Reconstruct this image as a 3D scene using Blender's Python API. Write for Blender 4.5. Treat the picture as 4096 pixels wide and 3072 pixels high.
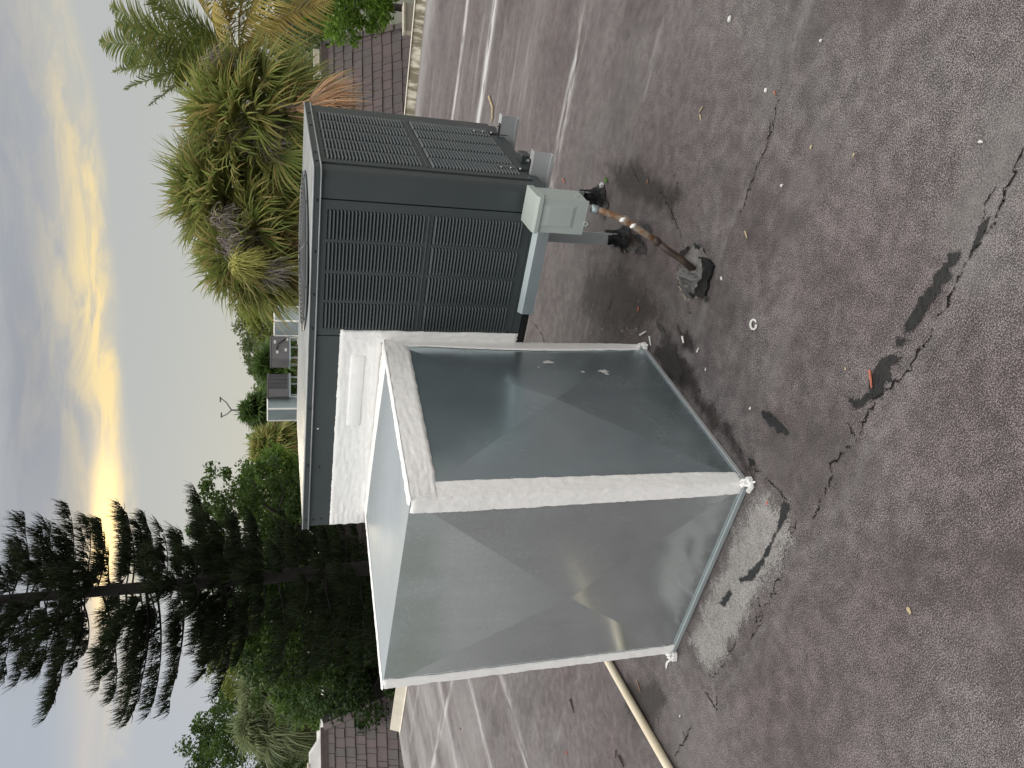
import bpy, bmesh, math, random
import numpy as np
from mathutils import Vector, Matrix, noise

for o in list(bpy.data.objects):
    bpy.data.objects.remove(o)
scene = bpy.context.scene
col = scene.collection
R = math.radians

# ------------------------------------------------------------------ camera (the photograph is stored lying on its side)
FPX = 3032.8109
CAM = np.array([1.8083, -2.7110, 1.65])
_p, _y, _ro = 0.3122, -0.5889, 0.0017
FW = np.array([math.sin(_y) * math.cos(_p), math.cos(_y) * math.cos(_p), -math.sin(_p)])
_r = np.array([math.cos(_y), -math.sin(_y), 0.0])
_d = np.cross(FW, _r)
RT = _r * math.cos(_ro) + _d * math.sin(_ro)
DN = -_r * math.sin(_ro) + _d * math.cos(_ro)
cd = bpy.data.cameras.new('camera')
cam = bpy.data.objects.new('camera', cd)
col.objects.link(cam)
m = Matrix.Identity(4)
for i in range(3):
    m[i][0] = DN[i]; m[i][1] = RT[i]; m[i][2] = -FW[i]; m[i][3] = CAM[i]
cam.matrix_world = m
cd.sensor_fit = 'HORIZONTAL'; cd.sensor_width = 36.0
cd.lens = FPX / 4096 * 36.0
cd.clip_start = 0.05; cd.clip_end = 4000
scene.camera = cam


def ray(x, y):
    return FW + RT * ((3072 - y) - 1536) / FPX + DN * (x - 2048) / FPX


def at(x, y, D):
    """world point seen at photograph pixel (x, y) at D metres ahead"""
    return CAM + ray(x, y) * D


def onz(x, y, z=0.0):
    v = ray(x, y)
    return CAM + v * (z - CAM[2]) / v[2]


# ------------------------------------------------------------------ sky, sun, exposure
SUN = Vector([float(q) for q in ray(505, 2120)]).normalized()
world = bpy.data.worlds.new('World')
scene.world = world
world.use_nodes = True
wt = world.node_tree
wt.nodes.clear()
world.cycles.sampling_method = 'MANUAL'; world.cycles.sample_map_resolution = 256


class NT:
    """small helper for node trees"""
    def __init__(s, tree):
        s.t = tree

    def n(s, typ, **kw):
        nd = s.t.nodes.new(typ)
        for k, v in kw.items():
            setattr(nd, k, v)
        return nd

    def link(s, a, b):
        s.t.links.new(a, b)

    def put(s, sock, v):
        if isinstance(v, bpy.types.NodeSocket):
            s.t.links.new(v, sock)
        elif v is not None:
            if isinstance(v, (tuple, list)) and len(v) == 3 and sock.type == 'RGBA':
                v = (*v, 1)
            sock.default_value = v

    def math(s, op, a, b=None, c=None, clamp=False):
        nd = s.n('ShaderNodeMath', operation=op)
        nd.use_clamp = clamp
        s.put(nd.inputs[0], a); s.put(nd.inputs[1], b); s.put(nd.inputs[2], c)
        return nd.outputs[0]

    def vmath(s, op, a, b=None):
        nd = s.n('ShaderNodeVectorMath', operation=op)
        s.put(nd.inputs[0], a); s.put(nd.inputs[1], b)
        return nd.outputs['Value'] if op in ('DOT_PRODUCT', 'LENGTH') else nd.outputs[0]

    def smooth(s, v, a, b, lo=0.0, hi=1.0):
        nd = s.n('ShaderNodeMapRange', interpolation_type='SMOOTHSTEP')
        s.put(nd.inputs[0], v); nd.inputs[1].default_value = a; nd.inputs[2].default_value = b
        nd.inputs[3].default_value = lo; nd.inputs[4].default_value = hi
        return nd.outputs[0]

    def mix(s, f, a, b, blend='MIX'):
        nd = s.n('ShaderNodeMix', data_type='RGBA', blend_type=blend)
        s.put(nd.inputs['Factor'], f); s.put(nd.inputs[6], a); s.put(nd.inputs[7], b)
        return nd.outputs[2]

    def noise(s, scale, detail=3.0, rough=0.55, vec=None, dist=0.0):
        nd = s.n('ShaderNodeTexNoise')
        nd.inputs['Scale'].default_value = scale; nd.inputs['Detail'].default_value = detail
        nd.inputs['Roughness'].default_value = rough; nd.inputs['Distortion'].default_value = dist
        if vec is not None: s.link(vec, nd.inputs['Vector'])
        return nd.outputs['Fac']

    def scaled(s, vec, sx, sy, sz, off=(0, 0, 0)):
        nd = s.n('ShaderNodeMapping')
        s.link(vec, nd.inputs['Vector']); nd.inputs['Scale'].default_value = (sx, sy, sz)
        nd.inputs['Location'].default_value = off
        return nd.outputs[0]

    def gauss(s, v, c, w):
        d = s.math('DIVIDE', s.math('SUBTRACT', v, c), w)
        return s.math('EXPONENT', s.math('MULTIPLY', s.math('MULTIPLY', d, d), -1.0))


W = NT(wt)
dirv = W.vmath('NORMALIZE', W.n('ShaderNodeTexCoord').outputs['Generated'])
sx = W.n('ShaderNodeSeparateXYZ'); W.link(dirv, sx.inputs[0])
zc = sx.outputs[2]
hl = W.math('SQRT', W.math('MAXIMUM', W.math('SUBTRACT', 1.0, W.math('MULTIPLY', zc, zc)), 1e-4))
hh = W.math('DIVIDE', zc, hl)                                   # tangent of the elevation
sh = Vector((SUN.x, SUN.y, 0)).normalized()
cosaz = W.math('DIVIDE', W.vmath('DOT_PRODUCT', dirv, tuple(sh)), hl)
sinaz = W.math('DIVIDE', W.vmath('DOT_PRODUCT', dirv, (sh.y, -sh.x, 0)), hl)
azi = W.math('ARCTAN2', sinaz, cosaz)                           # azimuth right of the sun
zp = W.math('ADD', W.math('MAXIMUM', zc, 0.0), 0.13)
px_ = W.math('DIVIDE', W.math('MULTIPLY', azi, 0.55), zp)
cv = W.n('ShaderNodeCombineXYZ')
W.link(W.math('MULTIPLY', azi, 2.2), cv.inputs[0]); W.link(W.math('MULTIPLY', hh, 9.0), cv.inputs[1])
cw = cv.outputs[0]
n1 = W.noise(1.4, 3, 0.6, cw, 0.25)
n2 = W.noise(4.2, 4, 0.62, W.scaled(cw, 1, 1.0, 1, (3.1, 7.7, 0)), 0.6)
n3 = W.noise(0.8, 2, 0.5, W.scaled(cw, 1.0, 1.3, 1, (11.0, 2.0, 0)), 0.2)
ragged = W.math('MULTIPLY', W.math('SUBTRACT', n1, 0.5), 0.05)
edge_h = W.math('ADD', 0.160, W.math('MULTIPLY', W.math('MINIMUM', W.math('MAXIMUM', azi, -0.1), 0.7), 0.085))
up_ = W.math('SUBTRACT', W.math('ADD', hh, ragged), edge_h)         # height above the ragged lower edge of the cloud deck
low = W.mix(W.smooth(hh, 0.0, 0.16), (0.560, 0.568, 0.512), (0.500, 0.518, 0.508))
low = W.mix(W.smooth(azi, 0.02, -0.25), low, (0.475, 0.510, 0.560))
deck = W.mix(W.smooth(n3, 0.25, 0.75), (0.290, 0.315, 0.362), (0.395, 0.420, 0.462))
deck = W.mix(W.smooth(n2, 0.45, 0.75, 0, 0.30), deck, (0.43, 0.455, 0.49))
deck = W.mix(W.smooth(azi, -0.02, -0.22, 0, 0.75), deck, (0.46, 0.505, 0.575))
dk = W.smooth(up_, -0.012, 0.065)
skyc = W.mix(dk, low, deck)
# warm light along the lower edge of the deck, strongest toward the sun
band = W.math('MULTIPLY', W.smooth(up_, -0.022, 0.012), W.math('EXPONENT', W.math('MULTIPLY', W.math('MAXIMUM', up_, 0.0), -34.0)))
side = W.math('ADD', W.math('MULTIPLY', W.gauss(azi, 0.14, 0.28), 0.9), W.math('MULTIPLY', W.gauss(azi, 0.36, 0.42), 0.72))
wisp = W.smooth(n2, 0.36, 0.64)
glow = W.math('MULTIPLY', W.math('MULTIPLY', band, side), W.math('ADD', W.math('MULTIPLY', wisp, 0.80), 0.20), None, True)
skyc = W.mix(glow, skyc, (1.00, 0.79, 0.40))
veil = W.math('MULTIPLY', W.gauss(hh, 0.186, 0.016), W.gauss(azi, -0.25, 0.35))
skyc = W.mix(W.math('MULTIPLY', veil, 0.45), skyc, (0.70, 0.62, 0.53))
core = W.math('MULTIPLY', W.gauss(azi, 0.0, 0.085), W.gauss(hh, 0.180, 0.014))
skyc = W.mix(W.math('MULTIPLY', core, 0.95, None, True), skyc, (2.0, 1.42, 0.60))
# overhead and behind, even grey cloud
skyc = W.mix(W.smooth(zc, 0.22, 0.55), skyc, (0.425, 0.418, 0.405))
# overcast sky brighter toward the zenith, with extra added to light camera-facing sides
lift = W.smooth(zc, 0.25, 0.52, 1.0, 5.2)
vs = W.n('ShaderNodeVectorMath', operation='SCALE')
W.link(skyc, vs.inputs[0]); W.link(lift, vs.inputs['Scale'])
nish = W.n('ShaderNodeTexSky', sky_type='NISHITA')
nish.sun_disc = False
nish.sun_elevation = math.asin(SUN.z)
nish.sun_rotation = math.atan2(SUN.x, SUN.y)
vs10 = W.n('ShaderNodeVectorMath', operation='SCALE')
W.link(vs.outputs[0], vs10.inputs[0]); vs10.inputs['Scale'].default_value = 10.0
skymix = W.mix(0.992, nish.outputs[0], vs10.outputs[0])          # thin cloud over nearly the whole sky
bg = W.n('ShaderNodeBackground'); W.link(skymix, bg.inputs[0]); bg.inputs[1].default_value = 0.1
wo = W.n('ShaderNodeOutputWorld'); W.link(bg.outputs[0], wo.inputs[0])

sl = bpy.data.lights.new('sun', 'SUN')
sl.energy = 0.6; sl.angle = R(14); sl.color = (1.0, 0.86, 0.62)
so = bpy.data.objects.new('sun', sl); col.objects.link(so)
so.rotation_euler = SUN.to_track_quat('Z', 'Y').to_euler()
so.location = (0, 0, 20)

vsn = scene.view_settings
vsn.view_transform = 'Standard'; vsn.look = 'None'; vsn.gamma = 1; vsn.use_curve_mapping = False
vsn.exposure = 0.0
scene.render.engine = 'CYCLES'
scene.cycles.max_bounces = 4
scene.cycles.diffuse_bounces = 3
scene.cycles.glossy_bounces = 3

# ------------------------------------------------------------------ materials
MATS = {}


def newmat(name):
    mt = bpy.data.materials.new(name); mt.use_nodes = True
    t = NT(mt.node_tree)
    b = mt.node_tree.nodes['Principled BSDF']
    MATS[name] = mt
    return mt, t, b


def pos(t):
    return t.n('ShaderNodeNewGeometry').outputs['Position']


def bump(t, b, h, strength, dist):
    nd = t.n('ShaderNodeBump'); t.link(h, nd.inputs['Height'])
    nd.inputs['Strength'].default_value = strength; nd.inputs['Distance'].default_value = dist
    t.link(nd.outputs[0], b.inputs['Normal'])
    return nd


def simple(name, c1, c2=None, scale=6.0, rough=0.6, metal=0.0, bs=0.0, bscale=40.0, spec=0.5, rvar=0.0):
    mt, t, b = newmat(name)
    P = pos(t)
    if c2 is None: c2 = tuple(x * 0.8 for x in c1)
    f = t.smooth(t.noise(scale, 5, 0.6, P), 0.3, 0.7)
    t.link(t.mix(f, c1, c2), b.inputs['Base Color'])
    b.inputs['Metallic'].default_value = metal
    b.inputs['Specular IOR Level'].default_value = spec
    if rvar:
        t.link(t.smooth(t.noise(scale * 2.3, 4, 0.6, P), 0.3, 0.7, rough - rvar, rough + rvar), b.inputs['Roughness'])
    else:
        b.inputs['Roughness'].default_value = rough
    if bs:
        bump(t, b, t.noise(bscale, 4, 0.6, P), bs, 0.01)
    return mt


simple('ac_paint', (0.044, 0.0535, 0.054), (0.038, 0.047, 0.048), 3.0, 0.42, 0.0, 0.05, 60, 0.5, 0.06)
simple('ac_dark', (0.006, 0.007, 0.007), None, 5, 0.7)
simple('screw_black', (0.012, 0.012, 0.012), None, 30, 0.4)
simple('fan_wire', (0.03, 0.034, 0.034), None, 30, 0.4)
simple('zinc_bolt', (0.62, 0.62, 0.60), None, 30, 0.3, 0.9)
simple('disconnect_paint', (0.34, 0.38, 0.35), (0.31, 0.35, 0.325), 8, 0.45, 0.0, 0.04, 50)
simple('tar', (0.006, 0.006, 0.006), (0.012, 0.011, 0.011), 20, 0.55, 0.0, 0.5, 60, 0.25, 0.15)
simple('tar_grey', (0.10, 0.092, 0.087), (0.045, 0.041, 0.040), 14, 0.38, 0.0, 0.5, 35, 0.5, 0.1)
simple('crack', (0.010, 0.009, 0.009), None, 30, 0.9)
simple('pvc', (0.64, 0.56, 0.42), (0.56, 0.47, 0.33), 9, 0.42, 0.0, 0.06, 30)
simple('cream_metal', (0.60, 0.55, 0.45), (0.52, 0.47, 0.38), 4, 0.5)
simple('white_membrane', (0.62, 0.60, 0.58), (0.47, 0.45, 0.44), 1.5, 0.7)
simple('cream_wall', (0.58, 0.50, 0.42), (0.50, 0.43, 0.36), 2, 0.8)
simple('brown_trim', (0.10, 0.075, 0.07), (0.075, 0.055, 0.052), 6, 0.6)
simple('tile_gap', (0.018, 0.014, 0.014), None, 6, 0.9)
simple('wet_stain_old', (0.030, 0.025, 0.023), (0.045, 0.038, 0.035), 12, 0.55, 0.0, 0.4, 200)
simple('white_crumb', (0.62, 0.61, 0.58), (0.52, 0.51, 0.48), 40, 0.6, 0.0, 0.5, 90)
simple('orange_twig', (0.42, 0.11, 0.06), (0.30, 0.10, 0.06), 40, 0.6)
simple('brown_leaf', (0.26, 0.14, 0.075), (0.16, 0.09, 0.055), 40, 0.7)
simple('tan_leaf', (0.42, 0.34, 0.20), (0.32, 0.25, 0.15), 40, 0.7)


def broken(name, c1, c2, rough, spec, k_edge, lo, hi, amax=1.0, s1=55.0, s2=230.0, stretch=(1, 1, 1), grain=0.0):
    """a mark worn through in places, ragged toward its outline"""
    mt, t, b = newmat(name)
    P = pos(t)
    at_ = t.n('ShaderNodeAttribute'); at_.attribute_name = 'edge'
    cc = t.mix(t.smooth(t.noise(16, 3, 0.6, P), 0.3, 0.7), c1, c2)
    cc = t.mix(t.smooth(t.noise(240, 1, 0.7, P), 0.50, 0.62, 0, grain), cc, tuple(x * 0.22 for x in c1))
    t.link(cc, b.inputs['Base Color'])
    b.inputs['Roughness'].default_value = rough; b.inputs['Specular IOR Level'].default_value = spec
    nn = t.math('ADD', t.math('MULTIPLY', t.noise(s1 * 0.25, 3, 0.7, t.scaled(P, *stretch)), 0.55), t.math('MULTIPLY', t.noise(s2, 1, 0.6, P), 0.45))
    a = t.smooth(t.math('ADD', nn, t.math('MULTIPLY', at_.outputs['Fac'], k_edge)), lo, hi, 0.0, amax)
    bump(t, b, t.noise(70, 3, 0.6, P), 0.5, 0.01)
    tr = t.n('ShaderNodeBsdfTransparent')
    mx = t.n('ShaderNodeMixShader'); t.link(a, mx.inputs[0]); t.link(tr.outputs[0], mx.inputs[1]); t.link(b.outputs[0], mx.inputs[2])
    t.link(mx.outputs[0], mt.node_tree.nodes['Material Output'].inputs[0])


broken('tar_worn', (0.008, 0.008, 0.008), (0.016, 0.015, 0.015), 0.5, 0.3, 0.26, 0.555, 0.625)
broken('dirt_dark', (0.022, 0.017, 0.015), (0.034, 0.027, 0.024), 0.60, 0.3, 0.45, 0.52, 0.92, 0.78)
broken('dirt_wet', (0.016, 0.012, 0.010), (0.026, 0.020, 0.018), 0.38, 0.45, 0.40, 0.50, 0.78, 0.88)
broken('worn_pale', (0.185, 0.172, 0.165), (0.24, 0.226, 0.216), 0.8, 0.3, 0.36, 0.54, 0.90, 0.45, grain=0.6)
broken('apron_pale', (0.26, 0.242, 0.230), (0.32, 0.302, 0.288), 0.8, 0.3, 0.42, 0.50, 0.72, 0.88, grain=0.75)
broken('crack_worn', (0.008, 0.007, 0.007), (0.014, 0.012, 0.012), 0.9, 0.1, 0.0, 0.44, 0.50, 1.0, 60, 160)
simple('green_leaf', (0.10, 0.20, 0.03), (0.07, 0.15, 0.02), 40, 0.6)
simple('dark_twig', (0.05, 0.030, 0.025), None, 30, 0.8)
simple('grey_unit', (0.13, 0.125, 0.13), (0.11, 0.105, 0.11), 3, 0.5)
simple('grey_unit_dark', (0.05, 0.05, 0.055), None, 3, 0.6)
simple('far_metal', (0.30, 0.35, 0.36), (0.26, 0.31, 0.325), 1.5, 0.55, 0.3)
simple('lamp_grey', (0.12, 0.12, 0.12), None, 3, 0.5)
simple('building_wall', (0.45, 0.40, 0.34), (0.40, 0.36, 0.31), 1, 0.85)
simple('bark', (0.060, 0.048, 0.040), (0.035, 0.028, 0.024), 8, 0.9, 0.0, 0.6, 25)
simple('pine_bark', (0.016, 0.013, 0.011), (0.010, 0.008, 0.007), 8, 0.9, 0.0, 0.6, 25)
simple('palm_bark', (0.16, 0.13, 0.10), (0.09, 0.075, 0.06), 8, 0.9, 0.0, 0.6, 20)
simple('grass', (0.050, 0.056, 0.036), (0.075, 0.075, 0.055), 0.5, 0.9)

# galvanised sheet: spangle, streaks along the sheet, dull zinc
def galv(name, base, rough, metal=0.85, seed=0.0, spangle=0.06):
    mt, t, b = newmat(name)
    P = pos(t)
    big = t.smooth(t.noise(2.2, 3, 0.6, t.scaled(P, 1, 1, 1, (seed, 0, seed))), 0.3, 0.7)
    streak = t.smooth(t.noise(3.0, 3, 0.65, t.scaled(P, 6, 6, 0.7, (0, seed, 0))), 0.35, 0.7)
    c = t.mix(big, base, tuple(x * 0.90 for x in base))
    c = t.mix(t.math('MULTIPLY', streak, 0.30), c, tuple(x * 0.82 for x in base))
    c = t.mix(t.smooth(t.noise(230, 2, 0.6, P), 0.52, 0.72, 0, spangle * 3), c, tuple(min(1, x * 1.45) for x in base))
    t.link(c, b.inputs['Base Color'])
    b.inputs['Metallic'].default_value = metal
    smear = t.smooth(t.noise(2.2, 1, 0.5, t.scaled(P, 3, 3, 1, (seed, 1.7, 0)), 0.0), 0.40, 0.80, 0.0, 0.06)
    t.link(t.math('ADD', smear, t.smooth(t.noise(4, 3, 0.6, P), 0.3, 0.7, rough - 0.03, rough + 0.04)), b.inputs['Roughness'])
    return mt


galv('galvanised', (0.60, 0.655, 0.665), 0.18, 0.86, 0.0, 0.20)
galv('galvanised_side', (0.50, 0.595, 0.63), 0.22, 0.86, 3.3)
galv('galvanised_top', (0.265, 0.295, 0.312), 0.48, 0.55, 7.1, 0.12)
galv('flange_metal', (0.33, 0.37, 0.37), 0.5, 0.35, 4.1, 0.12)
galv('beam_metal', (0.44, 0.45, 0.45), 0.45, 0.4, 2.1, 0.1)
galv('galvanised_rail', (0.46, 0.52, 0.53), 0.36, 0.8, 1.2, 0.12)


def mastic(name, base=(0.83, 0.815, 0.785)):
    mt, t, b = newmat(name)
    P = pos(t)
    f = t.smooth(t.noise(9, 5, 0.65, P), 0.3, 0.75)
    c = t.mix(f, base, tuple(x * 0.92 for x in base))
    spk = t.smooth(t.noise(6, 4, 0.7, P), 0.62, 0.78, 0, 0.30)
    c = t.mix(spk, c, (0.66, 0.64, 0.60))
    t.link(c, b.inputs['Base Color'])
    b.inputs['Roughness'].default_value = 0.55
    h = t.math('ADD', t.noise(55, 6, 0.7, P, 0.6), t.math('MULTIPLY', t.noise(240, 3, 0.6, P), 0.5))
    bump(t, b, h, 0.32, 0.008)
    return mt


mastic('mastic')


def streaky(name):
    mt, t, b = newmat(name)
    P = pos(t)
    f = t.smooth(t.noise(3, 5, 0.65, t.scaled(P, 5, 1, 1)), 0.45, 0.62)
    c = t.mix(f, (0.14, 0.12, 0.075), (0.48, 0.44, 0.35))
    t.link(c, b.inputs['Base Color']); b.inputs['Roughness'].default_value = 0.7
    return mt


streaky('mossy_metal')


def roofmat(name, light=0.0):
    """granule cap sheet: dark purple-brown asphalt with pale granules, laps, washed-out pale streaks"""
    mt, t, b = newmat(name)
    P = pos(t)
    sp = t.n('ShaderNodeSeparateXYZ'); t.link(P, sp.inputs[0])
    X, Y = sp.outputs[0], sp.outputs[1]
    wear = t.smooth(t.noise(0.9, 3, 0.6, P, 0.2), 0.3, 0.7)
    mid = t.smooth(t.noise(4.5, 3, 0.65, P), 0.32, 0.70)
    mott = t.smooth(t.noise(17, 4, 0.7, P), 0.30, 0.72)
    dark = t.mix(mid, (0.0190, 0.0135, 0.0130), (0.0275, 0.0220, 0.0220))
    pale = t.mix(wear, (0.222, 0.176, 0.178), (0.248, 0.224, 0.220))
    g1 = t.noise(250, 1, 0.8, P)
    g2 = t.noise(560, 0, 0.6, P)
    gs = t.math('ADD', t.math('MULTIPLY', g1, 0.60), t.math('MULTIPLY', g2, 0.40))
    cover = t.math('ADD', t.math('MULTIPLY', mid, 0.028), t.math('MULTIPLY', wear, 0.016))
    cover = t.math('ADD', cover, t.math('MULTIPLY', mott, 0.066))
    cover = t.math('SUBTRACT', cover, 0.066 - light)
    gr = t.smooth(t.math('ADD', gs, cover), 0.440, 0.610)
    c = t.mix(gr, dark, pale)
    # far from the walked area the granules are washed thin: smoother brown grey
    smoothz = t.smooth(t.math('ADD', Y, t.math('MULTIPLY', wear, 0.8)), 0.2, 3.4)
    far_c = t.mix(wear, (0.060, 0.043, 0.042), (0.083, 0.068, 0.065))
    far_c = t.mix(t.math('MULTIPLY', mott, 0.35), far_c, (0.110, 0.095, 0.090))
    c = t.mix(t.math('MULTIPLY', smoothz, 0.70), c, far_c)
    # brownish and blackish stains
    st = t.smooth(t.noise(1.7, 4, 0.68, t.scaled(P, 1, 1, 1, (4.4, 1.3, 0)), 0.4), 0.48, 0.70, 0, 0.62)
    c = t.mix(st, c, (0.034, 0.026, 0.0245))
    wash = t.smooth(t.noise(1.1, 4, 0.65, t.scaled(P, 1, 1.5, 1, (1.4, 9.3, 0)), 0.5), 0.52, 0.72, 0, 0.34)
    c = t.mix(wash, c, (0.170, 0.158, 0.152))
    spots = t.smooth(t.noise(9, 4, 0.7, t.scaled(P, 1, 1, 1, (8.1, 3.3, 0))), 0.64, 0.74, 0, 0.6)
    c = t.mix(spots, c, (0.022, 0.018, 0.018))
    # chalky streaks that follow the rolls (x) on the right, (y) at the far left
    sA = t.smooth(t.noise(1.6, 4, 0.68, t.scaled(P, 0.35, 3.6, 1)), 0.50, 0.75)
    sA = t.math('MULTIPLY', sA, t.math('ADD', t.smooth(Y, 0.6, 3.5, 0.0, 0.50), t.smooth(Y, 4.6, 6.2, 0.0, 0.7)))
    edge = t.smooth(t.math('ADD', Y, t.math('MULTIPLY', wear, 0.25)), 5.75, 6.35, 0.0, 0.75)
    sB = t.smooth(t.noise(1.1, 3, 0.62, t.scaled(P, 1.5, 0.6, 1, (2, 0, 0)), 0.5), 0.32, 0.66)
    sB = t.math('MULTIPLY', sB, t.smooth(X, -2.4, -5.4, 0.0, 0.85))
    chalk = t.math('MAXIMUM', t.math('MAXIMUM', sA, edge), sB)
    c = t.mix(t.math('MULTIPLY', chalk, 0.85, None, True), c, (0.265, 0.250, 0.243))
    # laps between the rolls
    wob = t.math('MULTIPLY', t.math('SUBTRACT', t.noise(1.3, 2, 0.6, P), 0.5), 0.10)
    lapn = t.noise(1.6, 4, 0.7, t.scaled(P, 0.8, 4, 1))
    for yk, w, a, thr in ((4.40, 0.045, 0.9, 0.40), (3.48, 0.06, 0.95, 0.36), (2.52, 0.05, 0.35, 0.5), (1.57, 0.06, 0.8, 0.44), (0.62, 0.03, 0.3, 0.5)):
        l = t.gauss(t.math('ADD', Y, wob), yk, w)
        k = t.smooth(lapn, thr, thr + 0.16, 0, a)
        c = t.mix(t.math('MULTIPLY', l, k), c, (0.43, 0.415, 0.405))
    for xk, w, a in ((-3.82, 0.04, 0.6), (-2.98, 0.045, 0.7), (-4.9, 0.05, 0.5)):
        l = t.math('MULTIPLY', t.gauss(t.math('ADD', X, wob), xk, w), t.smooth(Y, -0.35, -0.1))
        k = t.smooth(t.noise(2.0, 3, 0.7, t.scaled(P, 5, 0.8, 1, (0, xk, 0))), 0.38, 0.56, 0, a)
        c = t.mix(t.math('MULTIPLY', l, k), c, (0.40, 0.385, 0.375))
    for yk, a in ((-0.36, 0.25), (-1.35, 0.10)):
        l = t.gauss(t.math('ADD', Y, t.math('MULTIPLY', wob, 0.3)), yk, 0.03)
        k = t.smooth(t.noise(4, 3, 0.7, t.scaled(P, 1, 3, 1, (yk, 0, 0))), 0.42, 0.6, 0, a)
        c = t.mix(t.math('MULTIPLY', l, k), c, (0.26, 0.25, 0.245))
    t.link(c, b.inputs['Base Color'])
    t.link(t.smooth(mid, 0.0, 1.0, 0.62, 0.85), b.inputs['Roughness'])
    b.inputs['Specular IOR Level'].default_value = 0.4
    hb = t.math('ADD', t.math('MULTIPLY', gs, 1.0), t.math('MULTIPLY', mott, 0.5))
    bump(t, b, hb, 0.55, 0.006)
    return mt


roofmat('roof_sheet')
roofmat('roof_patch', 0.10)


def leafmat(name, cols, rough=0.5, transl=0.36):
    """colour differs from leaf to leaf"""
    mt, t, b = newmat(name)
    rnd = t.n('ShaderNodeNewGeometry').outputs['Random Per Island']
    cr = t.n('ShaderNodeValToRGB')
    el = cr.color_ramp.elements
    k = len(cols)
    el[0].position = 0.0; el[0].color = (*cols[0], 1)
    el[1].position = 1.0; el[1].color = (*cols[-1], 1)
    for i in range(1, k - 1):
        e = el.new(i / (k - 1)); e.color = (*cols[i], 1)
    t.link(rnd, cr.inputs[0])
    patch = t.smooth(t.noise(0.55, 3, 0.6, pos(t)), 0.35, 0.65, 0.72, 1.18)
    v = t.n('ShaderNodeVectorMath', operation='SCALE'); t.link(cr.outputs[0], v.inputs[0]); t.link(patch, v.inputs['Scale'])
    t.link(v.outputs[0], b.inputs['Base Color'])
    b.inputs['Roughness'].default_value = rough
    b.inputs['Specular IOR Level'].default_value = 0.18
    tr = t.n('ShaderNodeBsdfTranslucent'); t.link(v.outputs[0], tr.inputs[0])
    mx = t.n('ShaderNodeMixShader'); mx.inputs[0].default_value = transl
    t.link(b.outputs[0], mx.inputs[1]); t.link(tr.outputs[0], mx.inputs[2])
    t.link(mx.outputs[0], mt.node_tree.nodes['Material Output'].inputs[0])
    return mt


leafmat('leaf_bright', [(0.055, 0.11, 0.016), (0.105, 0.175, 0.026), (0.07, 0.13, 0.018)])
leafmat('leaf_lime', [(0.085, 0.17, 0.02), (0.16, 0.26, 0.035), (0.11, 0.20, 0.025)])
leafmat('leaf_yellow', [(0.11, 0.145, 0.022), (0.19, 0.21, 0.038), (0.09, 0.125, 0.02)])
leafmat('leaf_mid', [(0.034, 0.066, 0.013), (0.064, 0.108, 0.020), (0.044, 0.082, 0.015)])
leafmat('leaf_blue', [(0.042, 0.082, 0.028), (0.070, 0.118, 0.038), (0.05, 0.095, 0.024)])
leafmat('leaf_dark', [(0.022, 0.044, 0.012), (0.042, 0.072, 0.018)])
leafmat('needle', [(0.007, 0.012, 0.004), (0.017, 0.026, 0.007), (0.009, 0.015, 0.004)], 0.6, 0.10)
leafmat('frond_green', [(0.14, 0.19, 0.048), (0.23, 0.285, 0.075), (0.34, 0.34, 0.10), (0.16, 0.215, 0.055), (0.46, 0.35, 0.15), (0.25, 0.285, 0.09)], 0.5, 0.42)
leafmat('frond_coco', [(0.075, 0.115, 0.024), (0.13, 0.17, 0.04), (0.22, 0.215, 0.06), (0.10, 0.14, 0.03)])
leafmat('frond_olive', [(0.15, 0.20, 0.052), (0.24, 0.285, 0.08), (0.43, 0.33, 0.13), (0.14, 0.19, 0.047), (0.30, 0.30, 0.10), (0.18, 0.23, 0.06)], 0.5, 0.42)
leafmat('frond_deep', [(0.045, 0.085, 0.022), (0.085, 0.135, 0.034), (0.065, 0.11, 0.028)])
leafmat('frond_grey', [(0.14, 0.18, 0.095), (0.23, 0.265, 0.14), (0.17, 0.20, 0.08)])
leafmat('frond_yellow', [(0.36, 0.27, 0.07), (0.22, 0.20, 0.05), (0.45, 0.33, 0.10)])
leafmat('frond_dead', [(0.34, 0.18, 0.09), (0.48, 0.29, 0.16), (0.20, 0.12, 0.07), (0.40, 0.31, 0.23)], 0.7, 0.1)
leafmat('fruit_stalk', [(0.30, 0.255, 0.23), (0.40, 0.35, 0.31), (0.20, 0.165, 0.15)], 0.8, 0.05)
leafmat('fruit_yellow', [(0.36, 0.35, 0.09), (0.48, 0.46, 0.15)], 0.7, 0.1)
leafmat('far_leaf', [(0.075, 0.105, 0.04), (0.115, 0.14, 0.05), (0.085, 0.11, 0.04)])


def tilemat(name, c1, c2, c3):
    mt, t, b = newmat(name)
    oi = t.n('ShaderNodeObjectInfo').outputs['Random']
    cr = t.n('ShaderNodeValToRGB'); el = cr.color_ramp.elements
    el[0].color = (*c1, 1); el[1].color = (*c3, 1); e = el.new(0.5); e.color = (*c2, 1)
    t.link(oi, cr.inputs[0])
    P = pos(t)
    grain = t.smooth(t.noise(5, 5, 0.7, t.scaled(P, 6, 6, 1)), 0.3, 0.7, 0.82, 1.12)
    v = t.n('ShaderNodeVectorMath', operation='SCALE'); t.link(cr.outputs[0], v.inputs[0]); t.link(grain, v.inputs['Scale'])
    t.link(v.outputs[0], b.inputs['Base Color']); b.inputs['Roughness'].default_value = 0.75
    bump(t, b, t.noise(30, 4, 0.7, P), 0.3, 0.02)


tilemat('roof_tile', (0.092, 0.067, 0.067), (0.076, 0.067, 0.063), (0.106, 0.076, 0.076))


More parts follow.
